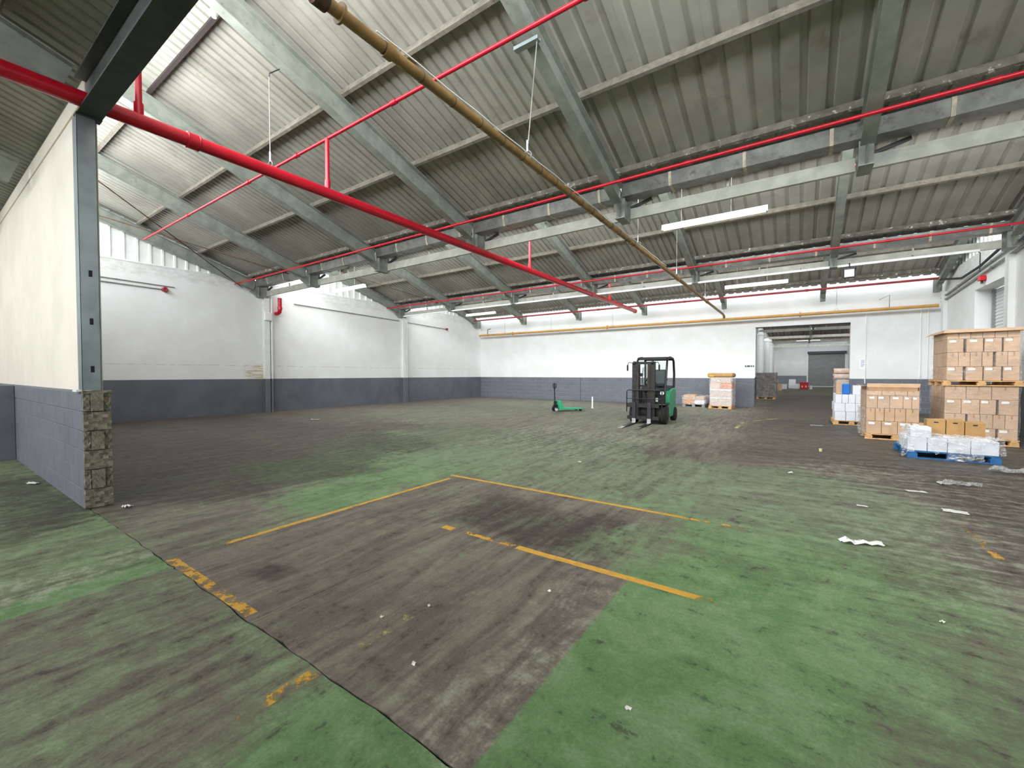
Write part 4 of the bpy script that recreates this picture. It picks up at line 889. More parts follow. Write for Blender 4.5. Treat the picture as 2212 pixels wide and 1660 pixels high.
# mast
for s in (-1, 1):
    xm = -0.10 + s * 0.27
    fp(MB().box(xm - 0.065, xm + 0.065, 0.14, 0.155, 0.10, 1.86).box(xm + s * 0.05, xm + s * 0.065, 0.04, 0.14, 0.10, 1.86).box(xm - 0.065, xm + 0.065, 0.025, 0.04, 0.10, 1.86), 'outer_mast_rail', 'black_worn')
    xi = xm - s * 0.105
    fp(MB().box(xi - 0.045, xi + 0.045, 0.12, 0.135, 0.12, 1.82).box(xi + s * 0.02, xi + s * 0.035, 0.03, 0.12, 0.12, 1.82).box(xi - 0.045, xi + 0.045, 0.015, 0.03, 0.12, 1.82), 'inner_mast_rail', 'black_worn')
    fp(MB().cyl((xm - s * 0.01, 0.20, 0.15), (xm - s * 0.01, 0.20, 1.65), 0.032), 'lift_cylinder', 'black_worn', smooth=True)
    fp(MB().beam((xi, 0.0, 0.45), (xi, 0.0, 1.74), 0.02, 0.012, (0, 1, 0)), 'lift_chain', 'rust')
    fp(MB().cyl((xm - 0.03, 0.03, 1.84), (xm + 0.03, 0.03, 1.84), 0.05, 14), 'chain_pulley', 'black_worn', smooth=True)
    fp(MB().cyl((s * 0.40 - 0.1, 0.22, 0.60), (s * 0.40 - 0.1, 0.5, 0.42), 0.03), 'tilt_cylinder', 'black', smooth=True)
for z, h in ((1.80, 0.08), (1.12, 0.05), (0.30, 0.10)): fp(MB().box(-0.42, 0.22, 0.16, 0.19, z, z + h), 'mast_crossmember', 'black_worn')
fp(MB().tube([(-0.10, 0.0, 1.70), (-0.12, -0.01, 1.3), (-0.09, 0.0, 0.9), (-0.12, 0.0, 0.6)], 0.012, 6), 'hydraulic_hose', 'cable')
fp(MB().tube([(-0.06, 0.0, 1.72), (-0.05, -0.01, 1.3), (-0.07, 0.0, 0.9), (-0.02, 0.0, 0.6)], 0.012, 6), 'hydraulic_hose', 'cable')
# carriage, load backrest, forks
fp(MB().box(-0.56, 0.38, -0.05, 0.0, 0.50, 0.62).box(-0.56, 0.38, -0.05, 0.0, 0.14, 0.24).box(-0.30, -0.24, -0.045, 0.005, 0.24, 0.50).box(0.06, 0.12, -0.045, 0.005, 0.24, 0.50), 'carriage', 'black_worn')
lb = fp(MB().tube([(-0.58, -0.03, 0.36), (-0.58, -0.03, 0.98), (-0.54, -0.03, 1.02), (0.42, -0.03, 1.02), (0.46, -0.03, 0.98), (0.46, -0.03, 0.12)], 0.016, 8), 'load_backrest', 'black')
for z in (0.76,): fp(MB().tube([(-0.58, -0.03, z), (0.46, -0.03, z)], 0.011, 8), 'backrest_bar', 'black', lb)
for x in (-0.36, -0.16, 0.06, 0.26): fp(MB().tube([(x, -0.03, 0.62), (x, -0.03, 1.02)], 0.009, 8), 'backrest_bar', 'black', lb)
for x in (-0.345, 0.105):
    f_ = fp(MB().prism([(-0.05, 0.66), (-0.095, 0.64), (-0.10, 0.05), (-1.32, 0.02), (-1.42, 0.012), (-1.42, 0.004), (-0.08, 0.004), (-0.05, 0.03)], 'x', x - 0.055, x + 0.055), 'fork', 'fork_steel', bevel=0.004)
    fp(MB().prism([(-0.101, 0.17), (-0.1005, 0.05), (-0.18, 0.049), (-0.18, 0.0515), (-0.104, 0.054), (-0.104, 0.17)], 'x', x - 0.0555, x + 0.0555), 'worn_heel', 'bright_steel', f_)
    fp(MB().prism([(-1.08, 0.0272), (-1.43, 0.0125), (-1.43, 0.0145), (-1.08, 0.0292)], 'x', x - 0.0555, x + 0.0555), 'worn_tip', 'bright_steel', f_)
# wheels
def fwheel(x, y, r, w, nm):
    wv = fp(MB().cyl((x - w / 2, y, r), (x + w / 2, y, r), r * 0.93, 28).cyl((x - w / 2 + 0.02, y, r), (x + w / 2 - 0.02, y, r), r, 28), nm, 'rubber', smooth=True)
    s = 1 if x > 0 else -1
    fp(MB().cyl((x + s * (w / 2), y, r), (x + s * (w / 2 + 0.012), y, r), r * 0.5, 20, r * 0.42), 'hub', 'black_worn', wv, smooth=True)
fwheel(-0.44, 0.33, 0.29, 0.18, 'front_wheel'); fwheel(0.44, 0.33, 0.29, 0.18, 'front_wheel'); fwheel(-0.46, 1.58, 0.22, 0.15, 'rear_wheel'); fwheel(0.46, 1.58, 0.22, 0.15, 'rear_wheel')
for s in (-1, 1): fp(MB().prism([(0.02, 0.58), (0.05, 0.63), (0.62, 0.63), (0.62, 0.58)], 'x', s * 0.44 - 0.1, s * 0.44 + 0.1), 'mudguard', 'black', bevel=0.01)
# mirrors and lamps
for s, x0 in ((-1, -0.44), (1, 0.22)):
    fp(MB().tube([(x0 + 0.06 * -s, 0.08, 1.83), (x0 + s * 0.10, 0.05, 1.86), (x0 + s * 0.14, 0.04, 1.78)], 0.010, 6), 'mirror_arm', 'black')
    fp(MB().box(x0 + s * 0.14 - 0.025, x0 + s * 0.14 + 0.025, 0.02, 0.05, 1.60, 1.78), 'mirror', 'black', bevel=0.01)
for s in (-1, 1): 
    hl = fp(MB().cyl((s * 0.40, 0.24, 0.93), (s * 0.40, 0.33, 0.93), 0.065, 18), 'headlight', 'black', smooth=True)
    fp(MB().cyl((s * 0.40, 0.235, 0.93), (s * 0.40, 0.24, 0.93), 0.056, 18), 'lens', 'white_plastic', hl, smooth=True)
fp(MB().cyl((-0.20, 0.17, 1.48), (-0.20, 0.20, 1.48), 0.055, 16), 'work_lamp', 'charcoal', smooth=True)

# ------------------------------------------------------------------ hand pallet jack (forks point local +Y)
pj = thing('pallet_jack', 'mint green hand pallet jack with upright black handle', 'pallet jack', (-8.10, 14.98, 0), R(-35))
def jp(mb, n, m, parent=None, smooth=False, bevel=0.0): return mb.build(n, M[m], parent or pj, (0, 0, 0), smooth, bevel)
jp(MB().prism([(0.06, 0.06), (0.16, 0.06), (0.22, 0.20), (0.10, 0.44), (0.06, 0.44)], 'x', -0.26, 0.26), 'frame', 'jack_green', bevel=0.01)
jp(MB().cyl((0, -0.04, 0.10), (0, -0.04, 0.42), 0.055).box(-0.06, 0.06, -0.10, 0.06, 0.16, 0.26), 'pump', 'black', smooth=True)
jp(MB().box(-0.17, 0.17, -0.09, 0.01, 0.155, 0.19), 'axle_bracket', 'black')
sh = jp(MB().tube([(0, -0.05, 0.36), (0, -0.06, 0.70), (0, -0.07, 0.92)], 0.022, 10), 'handle_shaft', 'black', smooth=True)
lp = [(0, -0.07, 0.90), (0.06, -0.07, 0.93), (0.13, -0.07, 0.98), (0.145, -0.07, 1.06), (0.11, -0.07, 1.11), (0.0, -0.07, 1.125), (-0.11, -0.07, 1.11), (-0.145, -0.07, 1.06), (-0.13, -0.07, 0.98), (-0.06, -0.07, 0.93)]
jp(MB().tube(lp, 0.017, 10, True), 'handle_loop', 'black', sh, smooth=True)
jp(MB().beam((0, -0.075, 0.90), (0, -0.075, 1.12), 0.03, 0.03, (0, 1, 0)).box(0.0, 0.055, -0.085, -0.065, 1.01, 1.035), 'control_lever', 'black', sh)
for s in (-1, 1):
    wv = jp(MB().cyl((s * 0.10 - 0.025, -0.04, 0.09), (s * 0.10 + 0.025, -0.04, 0.09), 0.09, 24), 'steer_wheel', 'rubber', smooth=True)
    jp(MB().cyl((s * 0.10 + s * 0.025, -0.04, 0.09), (s * 0.10 + s * 0.032, -0.04, 0.09), 0.07, 24), 'wheel_disc', 'white_plastic', wv, smooth=True)
    for a in range(5):
        th = a * 2 * math.pi / 5; cc = (s * 0.135, -0.04 + 0.042 * math.cos(th), 0.09 + 0.042 * math.sin(th))
        jp(MB().cyl((s * 0.1325, cc[1], cc[2]), (s * 0.1335, cc[1], cc[2]), 0.017, 10), 'disc_hole', 'slot', wv)
    f_ = jp(MB().prism([(0.16, 0.07), (0.16, 0.135), (1.12, 0.115), (1.22, 0.085), (1.22, 0.07)], 'x', s * 0.19 - 0.08, s * 0.19 + 0.08), 'fork', 'jack_green', bevel=0.008)
    jp(MB().cyl((s * 0.19 - 0.06, 1.02, 0.041), (s * 0.19 + 0.06, 1.02, 0.041), 0.040, 16), 'load_roller', 'rubber', f_, smooth=True)
# ------------------------------------------------------------------ pallets
def pallet(x0, x1, y0, y1, z0, m, label, rz=0.0, h=0.125):
    cx, cy = (x0 + x1) / 2, (y0 + y1) / 2; w, d = (x1 - x0) / 2, (y1 - y0) / 2
    p = thing('pallet', label, 'pallet', (cx, cy, z0), rz, 'pallets'); mm = M[m]
    th = 0.02
    for i in range(3):
        yy = (-d + 0.05, 0, d - 0.05)[i]
        MB().box(-w, w, yy - 0.05, yy + 0.05, 0, th).build('bottom_board', mm, p)
        for j in range(3):
            xx = (-w + 0.07, 0, w - 0.07)[j]
            MB().box(xx - 0.065, xx + 0.065, yy - 0.049, yy + 0.049, th, h - 2 * th).build('block', mm, p)
    for j in range(3):
        xx = (-w + 0.07, 0, w - 0.07)[j]
        MB().box(xx - 0.05, xx + 0.05, -d, d, h - 2 * th, h - th).build('stringer_board', mm, p)
    n = 7; bw_ = 0.1; gap = (2 * d - bw_) / (n - 1)
    for i in range(n):
        yy = -d + bw_ / 2 + i * gap
        MB().box(-w, w, yy - bw_ / 2, yy + bw_ / 2, h - th, h).build('deck_board', mm, p)
    return p
_cache = {}
def carton(x0, x1, y0, y1, z0, z1, m, label, group, sticker=False, tape=True):
    key = (round(x1 - x0, 3), round(y1 - y0, 3), round(z1 - z0, 3), m)
    cx, cy = (x0 + x1) / 2, (y0 + y1) / 2; w, d, h = (x1 - x0) / 2, (y1 - y0) / 2, z1 - z0
    if key not in _cache:
        o = MB().box(-w + 0.002, w - 0.002, -d + 0.002, d - 0.002, 0.001, h - 0.002).build('cardboard_box', M[m], None, bevel=0.004)
        _cache[key] = o.data
    else:
        o = bpy.data.objects.new('cardboard_box', _cache[key]); col.objects.link(o)
    o.location = (cx, cy, z0); tag(o, label, 'box', group)
    if sticker:
        sx = -w + 0.015 + 0.04 * random.random(); sw = min(0.11, 2 * w * 0.42)
        MB().box(sx, sx + sw, -d - 0.002, -d + 0.001, h - 0.075, h - 0.028).build('paper_label', M['paper'], o)
    if tape and m.startswith('carton'):
        MB().box(-0.012, 0.012, -d - 0.001, -d + 0.001, h * 0.72, h - 0.004).build('tape', M['carton_shaded'], o)
    return o
def row(x0, x1, y0, dep, z0, z1, edges, m, who, group, sticker, back=2, bw_=None):
    """edges: list of (a,b) fractions across the front"""
    L = x1 - x0
    for i, (a, b_) in enumerate(edges):
        carton(x0 + a * L, x0 + b_ * L, y0, y0 + dep, z0, z1, m, 'brown carton, %s from left in the %s' % (ORD[i], who) if m.startswith('carton') else 'white carton, %s from left in the %s' % (ORD[i], who), group, sticker)
    for j in range(back):
        ya = y0 + dep * (j + 1) + 0.004 * (j + 1)
        carton(x0, x0 + (bw_ or 0.42), ya, ya + dep, z0, z1, m, '%s carton, %s side layer, %s' % ('brown' if m.startswith('carton') else 'white', 'middle' if j == 0 else 'rear', who), group, False, False)

def wrap_film(name, x0, x1, y0, y1, z0, z1, m, label, seed=1, amp=0.012, faces='fblr', nz=14, nx=16):
    """stretch film hugging a stack: an open-topped, creased sleeve"""
    rnd = random.Random(seed); per = []
    for i in range(nx): per.append((x0 + (x1 - x0) * i / nx, y0, 0, -1))
    for i in range(nx): per.append((x1, y0 + (y1 - y0) * i / nx, 1, 0))
    for i in range(nx): per.append((x1 - (x1 - x0) * i / nx, y1, 0, 1))
    for i in range(nx): per.append((x0, y1 - (y1 - y0) * i / nx, -1, 0))
    n = len(per); v = []; ph = [rnd.uniform(0, 6) for _ in range(8)]
    for k in range(nz + 1):
        for i, (x, y, ax, ay) in enumerate(per):
            z = z0 + (z1 - z0) * k / nz
            d = amp * (0.8 + math.sin(i * 0.9 + k * 1.3 + ph[0]) * 0.5 + 0.5 * math.sin(i * 2.1 - k * 0.7 + ph[1]) + rnd.uniform(-.4, .4))
            v.append((x + ax * d, y + ay * d, z + rnd.uniform(-.3, .3) * amp * 1.5))
    f = [(k * n + i, k * n + (i + 1) % n, (k + 1) * n + (i + 1) % n, (k + 1) * n + i) for k in range(nz) for i in range(n)]
    o = MB().add(v, f).build(name, M[m], None, ((x0 + x1) / 2, (y0 + y1) / 2, z0), True)
    return tag(o, label, 'plastic wrap', None)
def cover_sheet(x0, x1, y0, y1, z, label, m='carton', flap=0.07, drop=0.05, up=False):
    """a flattened carton sheet with bent edge flaps lying on a stack"""
    o = thing('cardboard_sheet', label, 'cardboard', ((x0 + x1) / 2, (y0 + y1) / 2, z)); org = tuple(o.location)
    MB().box(x0, x1, y0, y1, z, z + 0.012).build('sheet', M[m], o, org)
    s = 1 if up else -1
    MB().add([(x0, y0, z + .012), (x1, y0, z + .012), (x1 + flap * .6, y0 - flap, z + s * drop), (x0 - flap * .6, y0 - flap, z + s * drop * 1.2), (x0, y0, z), (x1, y0, z), (x1 + flap * .6, y0 - flap, z + s * drop - .006), (x0 - flap * .6, y0 - flap, z + s * drop * 1.2 - .006)],
             [(0, 1, 2, 3), (7, 6, 5, 4), (3, 2, 6, 7), (0, 3, 7, 4), (1, 5, 6, 2)]).build('front_flap', M[m], o, org)
    MB().add([(x0, y0, z + .012), (x0, y1, z + .012), (x0 - flap, y1 + flap * .5, z + s * drop), (x0 - flap * .6, y0 - flap, z + s * drop * 1.2), (x0, y0, z), (x0, y1, z), (x0 - flap, y1 + flap * .5, z + s * drop - .006), (x0 - flap * .6, y0 - flap, z + s * drop * 1.2 - .006)],
             [(3, 2, 1, 0), (4, 5, 6, 7), (7, 6, 2, 3), (4, 7, 3, 0), (2, 6, 5, 1)]).build('side_flap', M[m], o, org)
    MB().add([(x1, y0, z + .012), (x1, y1, z + .012), (x1 + flap, y1, z + s * drop * .4), (x1 + flap * .6, y0 - flap, z + s * drop), (x1, y0, z), (x1, y1, z), (x1 + flap, y1, z + s * drop * .4 - .006), (x1 + flap * .6, y0 - flap, z + s * drop - .006)],
             [(0, 1, 2, 3), (7, 6, 5, 4), (3, 2, 6, 7)]).build('side_flap', M[m], o, org)
    return o

# tall double stack
X0, X1, Y0, Y1 = 2.64, 3.72, 12.95, 14.12
G1, G2 = 'cartons of the lower tall stack', 'cartons of the upper tall stack'
pallet(X0 - 0.02, X1 + 0.02, Y0 - 0.02, Y1 + 0.02, 0, 'pallet_wood', 'wooden pallet on the floor under the tallest carton stack', h=0.13)
four = [(0.0, 0.235), (0.275, 0.51), (0.525, 0.76), (0.785, 1.0)]; six = [(0, .165), (.168, .33), (.333, .495), (.50, .645), (.685, .84), (.843, 1.0)]
three = [(0, .30), (.303, .645), (.65, 1.0)]; fourc = [(0, .235), (.24, .49), (.495, .71), (.745, 1.0)]; fiveb = [(0, .30), (.33, .5), (.503, .67), (.673, .83), (.833, 1.0)]
row(X0, X1, Y0, 0.385, 0.131, 0.350, fourc, 'carton', 'bottom row of the lower tall stack', G1, True)
row(X0, X1, Y0, 0.385, 0.352, 0.642, fiveb, 'carton', 'second row of the lower tall stack', G1, False)
row(X0, X1, Y0, 0.385, 0.644, 0.958, fourc, 'carton', 'third row of the lower tall stack', G1, True)
row(X0, X1, Y0, 0.385, 0.960, 1.245, three, 'carton', 'top row of the lower tall stack', G1, False)
pallet(X0 - 0.05, X1 + 0.06, Y0 - 0.03, Y1 + 0.03, 1.247, 'pallet_wood', 'wooden pallet sandwiched between the two tall carton stacks', h=0.115)
row(X0 + 0.02, X1 + 0.0, Y0, 0.385, 1.365, 1.660, four, 'carton', 'bottom row of the upper tall stack', G2, True)
row(X0 + 0.02, X1 + 0.0, Y0, 0.385, 1.662, 1.968, six, 'carton', 'second row of the upper tall stack', G2, False)
row(X0 + 0.02, X1 + 0.0, Y0, 0.385, 1.970, 2.262, four, 'carton', 'third row of the upper tall stack', G2, True)
row(X0 + 0.02, X1 + 0.0, Y0, 0.385, 2.264, 2.44, [(i / 6, (i + 1) / 6 - 0.003) for i in range(6)], 'carton', 'top row of the upper tall stack', G2, False)
cover_sheet(X0 - 0.02, X1 + 0.02, Y0 - 0.02, Y1, 2.45, 'bent cardboard sheet lying on top of the tallest stack', flap=0.08, drop=0.045)
wrap_film('stretch_film', X0 - 0.012, X1 + 0.012, Y0 - 0.014, Y1 + 0.02, 0.14, 1.22, 'film', 'clear stretch film wrapped around the lower tall carton stack', 3)
wrap_film('stretch_film', X0 - 0.0, X1 + 0.012, Y0 - 0.014, Y1 + 0.02, 1.37, 2.43, 'film', 'clear stretch film wrapped around the upper tall carton stack', 4)

# medium carton stack
X0, X1, Y0, Y1 = 1.30, 2.20, 12.72, 13.90
G = 'cartons of the waist-high stack'
pallet(X0 - 0.02, X1 + 0.14, Y0 - 0.02, Y1, 0, 'pallet_wood', 'wooden pallet under the waist-high wrapped carton stack', h=0.125)
row(X0, X1 + 0.1, Y0, 0.39, 0.127, 0.418, [(0, .27), (.273, .545), (.548, .77), (.773, 1)], 'carton', 'bottom row of the waist-high stack', G, True)
row(X0, X1, Y0, 0.39, 0.420, 0.718, [(0, .175), (.178, .35), (.355, .55), (.553, .755), (.758, 1)], 'carton', 'second row of the waist-high stack', G, False)
row(X0, X1, Y0, 0.39, 0.720, 1.008, [(0, .215), (.218, .45), (.453, .70), (.703, .86), (.863, 1)], 'carton', 'third row of the waist-high stack', G, True)
row(X0, X1, Y0, 0.39, 1.010, 1.118, [(0, .30), (.303, .55), (.553, .78), (.783, 1)], 'carton', 'thin top row of the waist-high stack', G, False)
tr_ = thing('open_carton', 'open shallow cardboard tray with raised flaps on the waist-high stack', 'box', ((X0 + X1) / 2, Y0 + .5, 1.12)); o = tuple(tr_.location)
MB().box(X0, X1, Y0, Y1 - .05, 1.119, 1.127).build('base', M['carton_shaded'], tr_, o)
for a, b_ in ((0, 0.64), (0.645, 1.0)): MB().box(X0 + 0.03 + a * (X1 - X0 - .06), X0 + 0.03 + b_ * (X1 - X0 - .06), Y0 + 0.004, Y0 + 0.012, 1.127, 1.20).build('front_wall', M['carton_shaded'], tr_, o)
MB().box(X0 + .004, X0 + .012, Y0, Y1 - .05, 1.127, 1.22).build('side_wall', M['carton_shaded'], tr_, o); MB().box(X1 - .012, X1 - .004, Y0, Y1 - .05, 1.127, 1.22).build('side_wall', M['carton_shaded'], tr_, o)
MB().add([(X0, Y0, 1.20), (X1, Y0, 1.20), (X1 + .03, Y0 + .10, 1.285), (X0 + .02, Y0 + .12, 1.285), (X0, Y0 + .006, 1.196), (X1, Y0 + .006, 1.196), (X1 + .03, Y0 + .106, 1.28), (X0 + .02, Y0 + .126, 1.28)], [(0, 1, 2, 3), (7, 6, 5, 4), (0, 4, 5, 1), (3, 2, 6, 7), (0, 3, 7, 4), (1, 5, 6, 2)]).build('front_flap', M['carton'], tr_, o)
MB().add([(X0, Y0, 1.22), (X0, Y1 - .05, 1.22), (X0 - .10, Y1 - .08, 1.25), (X0 - .08, Y0 + .05, 1.22), (X0, Y0, 1.214), (X0, Y1 - .05, 1.214), (X0 - .1, Y1 - .08, 1.244), (X0 - .08, Y0 + .05, 1.214)], [(3, 2, 1, 0), (4, 5, 6, 7), (7, 6, 2, 3)]).build('side_flap', M['carton'], tr_, o)
wrap_film('stretch_film', X0 - 0.012, X1 + 0.012, Y0 - 0.014, Y1 - 0.02, 0.70, 1.14, 'film', 'clear stretch film around the upper half of the waist-high stack', 5, 0.010)
wrap_film('stretch_film', X0 - 0.03, X0 + 0.05, Y0 + 0.10, Y1 - 0.02, 0.02, 0.72, 'film_heavy', 'torn stretch film hanging down the left side of the waist-high stack', 6, 0.02)

# white carton stack
X0, X1, Y0, Y1 = 0.87, 1.62, 15.77, 16.85
G = 'white cartons by the opening'
pallet(X0 - 0.02, X1 + 0.1, Y0 - 0.01, Y1 + 0.05, 0, 'pallet_wood', 'wooden pallet under the white carton stack', h=0.125)
row(X0 + 0.02, X1, Y0, 0.36, 0.127, 0.388, [(0, .35), (.36, .66), (.665, 1)], 'white_box', 'bottom row of the white stack', G, False, 2)
row(X0, X1, Y0, 0.36, 0.390, 0.640, [(0, .35), (.355, .66), (.665, 1)], 'white_box', 'middle row of the white stack', G, False, 2)
row(X0 + 0.03, X1, Y0, 0.36, 0.642, 0.900, [(0, .21), (.215, .42), (.425, .64), (.645, 1)], 'white_box', 'top row of the white stack', G, False, 2)
tag(MB().box(1.06, 1.245, 15.80, 15.98, 0.902, 1.21).build('plastic_tub', M['blue_plastic'], None, (1.15, 15.9, 0.902), bevel=0.02), 'bright blue plastic container standing on the white carton stack', 'container')
carton(1.30, 1.50, 15.80, 16.05, 0.902, 1.17, 'white_box', 'white carton beside the blue container on the white stack', G, False, False)
carton(0.92, 1.05, 15.95, 16.3, 0.902, 1.25, 'carton', 'small pale carton left of the blue container on the white stack', G, False, False)
# wrapped goods and rolls just inside the opening
X0, X1, Y0, Y1 = 1.30, 2.20, 22.5, 23.6
pallet(X0 - 0.02, X1 + 0.04, Y0, Y1, 0, 'pallet_grey', 'weathered pallet under the bales just inside the opening', h=0.125)
for i, (z0, z1) in enumerate(((0.127, 0.52), (0.522, 0.90), (0.902, 1.26))):
    carton(X0 + .01 * i, X1, Y0 + .02, Y1 - .02, z0, z1, 'pink_wrap', 'pale wrapped bale just inside the opening, %s layer' % ('bottom', 'middle', 'top')[i], 'wrapped bales just inside the opening', False, False)
wrap_film('stretch_film', X0 - 0.02, X1 + 0.02, Y0 - 0.0, Y1 + 0.01, 0.10, 1.28, 'film_heavy', 'cloudy stretch film around the bales just inside the opening', 8, 0.02)
for i, (yy, zz) in enumerate(((22.65, 1.39), (22.95, 1.39), (22.75, 1.63), (23.3, 1.39))):
    rl = MB().cyl((1.22, yy, zz), (2.15, yy, zz), 0.12, 18).build('paper_roll', M['pink_wrap'], None, (1.6, yy, zz - .12), True)
    tag(rl, 'pale wrapped roll, %s on the bales inside the opening' % ['front lower', 'middle lower', 'uppermost', 'rear lower'][i], 'roll', 'rolls on the bales')
    MB().cyl((1.214, yy, zz), (1.22, yy, zz), 0.06, 14).build('core', M['dark_goods'], rl, (1.6, yy, zz - .12))

# blue pallet with crumpled film
X0, X1, Y0, Y1 = 1.60, 2.76, 10.22, 11.32
pallet(X0, X1, Y0, Y1, 0, 'pallet_blue', 'blue painted pallet carrying white boxes under crumpled film', R(2), h=0.135)
G = 'white boxes on the blue pallet'
for i, (a, b_) in enumerate(((0.02, .24), (.245, .46), (.465, .70), (.705, .985))):
    carton(X0 + a * 1.16, X0 + b_ * 1.16, Y0 + .01, Y0 + .40, 0.137, 0.372, 'white_box', 'white box, %s from left in the front row on the blue pallet' % ORD[i], G, False, False)
for i, (a, b_) in enumerate(((0.02, .33), (.335, .66), (.665, .985))):
    carton(X0 + a * 1.16, X0 + b_ * 1.16, Y0 + .41, Y0 + .80, 0.137, 0.36, 'white_box', 'white box, %s from left in the rear row on the blue pallet' % ORD[i], G, False, False)
carton(X0 + 0.06, X0 + 0.34, Y0 + .05, Y0 + .38, 0.374, 0.56, 'white_box', 'white box stacked at the left end of the blue pallet', G, False, False)
for i, (a, b_, zt) in enumerate(((0.36, .60, .66), (.605, .83, .66), (.835, 1.08, .635))):
    bxo = thing('open_carton', 'open golden cardboard box, %s from left on the blue pallet' % ORD[i], 'box', (X0 + (a + b_) / 2, Y0 + .62, 0.362), R(-3 + 3 * i), 'open boxes on the blue pallet')
    w = (b_ - a) / 2; h = zt - 0.362; mm = M['carton_dark']; d = 0.17
    MB().box(-w, w, -d, d, 0, .006).build('base', mm, bxo)
    MB().box(-w, w, -d, -d + .006, .006, h).build('front_wall', mm, bxo); MB().box(-w, w, d - .006, d, .006, h).build('back_wall', mm, bxo)
    MB().box(-w, -w + .006, -d + .006, d - .006, .006, h).build('side_wall', mm, bxo); MB().box(w - .006, w, -d + .006, d - .006, .006, h).build('side_wall', mm, bxo)
    MB().add([(-w, -d, h), (w, -d, h), (w, -d + .1, h + .03), (-w, -d + .1, h + .015), (-w, -d, h - .005), (w, -d, h - .005), (w, -d + .1, h + .025), (-w, -d + .1, h + .01)], [(0, 1, 2, 3), (7, 6, 5, 4), (3, 2, 6, 7), (0, 3, 7, 4), (1, 5, 6, 2)]).build('flap', mm, bxo)
    MB().box(-0.03, 0.03, -d - .001, -d + .003, h - 0.05, h - 0.03).build('hand_hole', M['slot'], bxo)
def crumple(x0, x1, y0, y1, seed):
    rnd = random.Random(seed); nx, ny = 46, 34; v = []
    ph = [rnd.uniform(0, 6.28) for _ in range(12)]
    for j in range(ny + 1):
        for i in range(nx + 1):
            u = i / nx; w = j / ny
            x = x0 - 0.07 + (x1 - x0 + 0.10) * u
            # profile: hangs down the front, lies on the boxes, slumps behind
            if w < 0.45: s = w / 0.45; y = y0 - 0.07 + 0.05 * s; z = 0.03 + (0.40 + 0.20 * max(0, 1 - u * 2.6)) * s
            else: s = (w - 0.45) / 0.55; y = y0 - 0.02 + (0.42 + 0.1 * math.sin(u * 5)) * s; z = 0.43 + 0.20 * max(0, 1 - u * 2.6) - 0.03 * s
            top = 0.03 * (math.sin(u * 23 + w * 9 + ph[0]) + math.sin(u * 41 - w * 17 + ph[1]) * .6 + math.sin(u * 13 + w * 31 + ph[2]) * .5)
            dip = -0.16 * math.exp(-((u - .62) / .16) ** 2) * (1 if w < .45 else .0) * (w / .45 if w < .45 else 1)
            z += (top * 0.6 + rnd.uniform(-.008, .008)) if w > 0.40 else rnd.uniform(-.012, .012) + top * .3
            y -= abs(top) * 0.7 + rnd.uniform(0, .012)
            x += rnd.uniform(-.012, .012)
            if u < 0.06: z = max(0.03, z * (0.35 + u * 10)); y -= rnd.uniform(0, .03)
            z = max(0.02, z); v.append((x, y, z))
    f = [(j * (nx + 1) + i, j * (nx + 1) + i + 1, (j + 1) * (nx + 1) + i + 1, (j + 1) * (nx + 1) + i) for j in range(ny) for i in range(nx)]
    # torn: leave away ragged cells along the lower front on both sides
    keep = []
    for q, face in enumerate(f):
        j, i = divmod(q, nx); u = i / nx; w = j / ny
        low = 0.22 + 0.10 * math.sin(u * 9 + 1) + 0.06 * math.sin(u * 31)
        if u > 0.45 and u < 0.80: low = 0.0
        if u < 0.12: low = 0.04
        if w < low: continue
        keep.append(face)
    return MB().add(v, keep)
cf = crumple(X0, X1, Y0, Y1, 5).build('crumpled_film', M['film_heavy'], None, (2.18, 10.4, 0.0), True)
tag(cf, 'crumpled clear plastic film slumped over the blue pallet', 'plastic wrap')

# stacks by the back wall
pallet(-4.43, -3.47, 20.35, 21.35, 0, 'pallet_grey', 'grey weathered pallet left of the tall wrapped load by the back wall', h=0.14)
for i, (a, b_, z0, z1) in enumerate(((-4.40, -3.93, .142, .34), (-3.925, -3.50, .142, .32), (-4.38, -3.90, .342, .56), (-3.895, -3.52, .322, .47))):
    carton(a, b_, 20.40, 21.20, z0, z1, ['orange_wrap', 'white_box', 'carton', 'carton'][i], ['orange printed parcel at the lower left of the low wrapped load', 'white parcel at the lower right of the low wrapped load', 'brown carton at the upper left of the low wrapped load', 'brown carton at the upper right of the low wrapped load'][i], 'parcels of the low load', False, False)
wrap_film('stretch_film', -4.43, -3.48, 20.38, 21.25, 0.12, 0.52, 'film_heavy', 'wrinkled film around the low load by the back wall', 11, 0.03)
pallet(-3.27, -2.36, 20.0, 21.1, 0, 'pallet_wood', 'pale wooden pallet under the tall wrapped load by the back wall', h=0.13)
for i, (z0, z1) in enumerate(((.132, .44), (.442, .50), (.502, .78), (.782, .86))):
    carton(-3.22, -2.38, 20.05, 21.05, z0, z1, ['pink_wrap', 'white_box', 'pink_wrap', 'white_box'][i], ['pale bundle at the bottom of the tall wrapped load', 'thin white layer above the bottom bundle of the tall load', 'pale bundle in the middle of the tall wrapped load', 'thin white layer above the middle bundle of the tall load'][i], 'bundles of the tall load', False, False)
carton(-3.22, -2.82, 20.05, 21.05, .862, 1.12, 'pink_wrap', 'pale carton at the upper left of the tall wrapped load', 'bundles of the tall load', False, False)
carton(-2.815, -2.38, 20.05, 21.05, .862, 1.12, 'orange_wrap', 'orange printed carton at the upper right of the tall wrapped load', 'bundles of the tall load', False, False)
carton(-3.20, -2.40, 20.05, 21.05, 1.122, 1.33, 'pink_wrap', 'pale bundle at the top of the tall wrapped load', 'bundles of the tall load', False, False)
wrap_film('stretch_film', -3.24, -2.35, 20.02, 21.08, 0.10, 1.34, 'film_heavy', 'clear film around the tall load by the back wall', 12, 0.014)
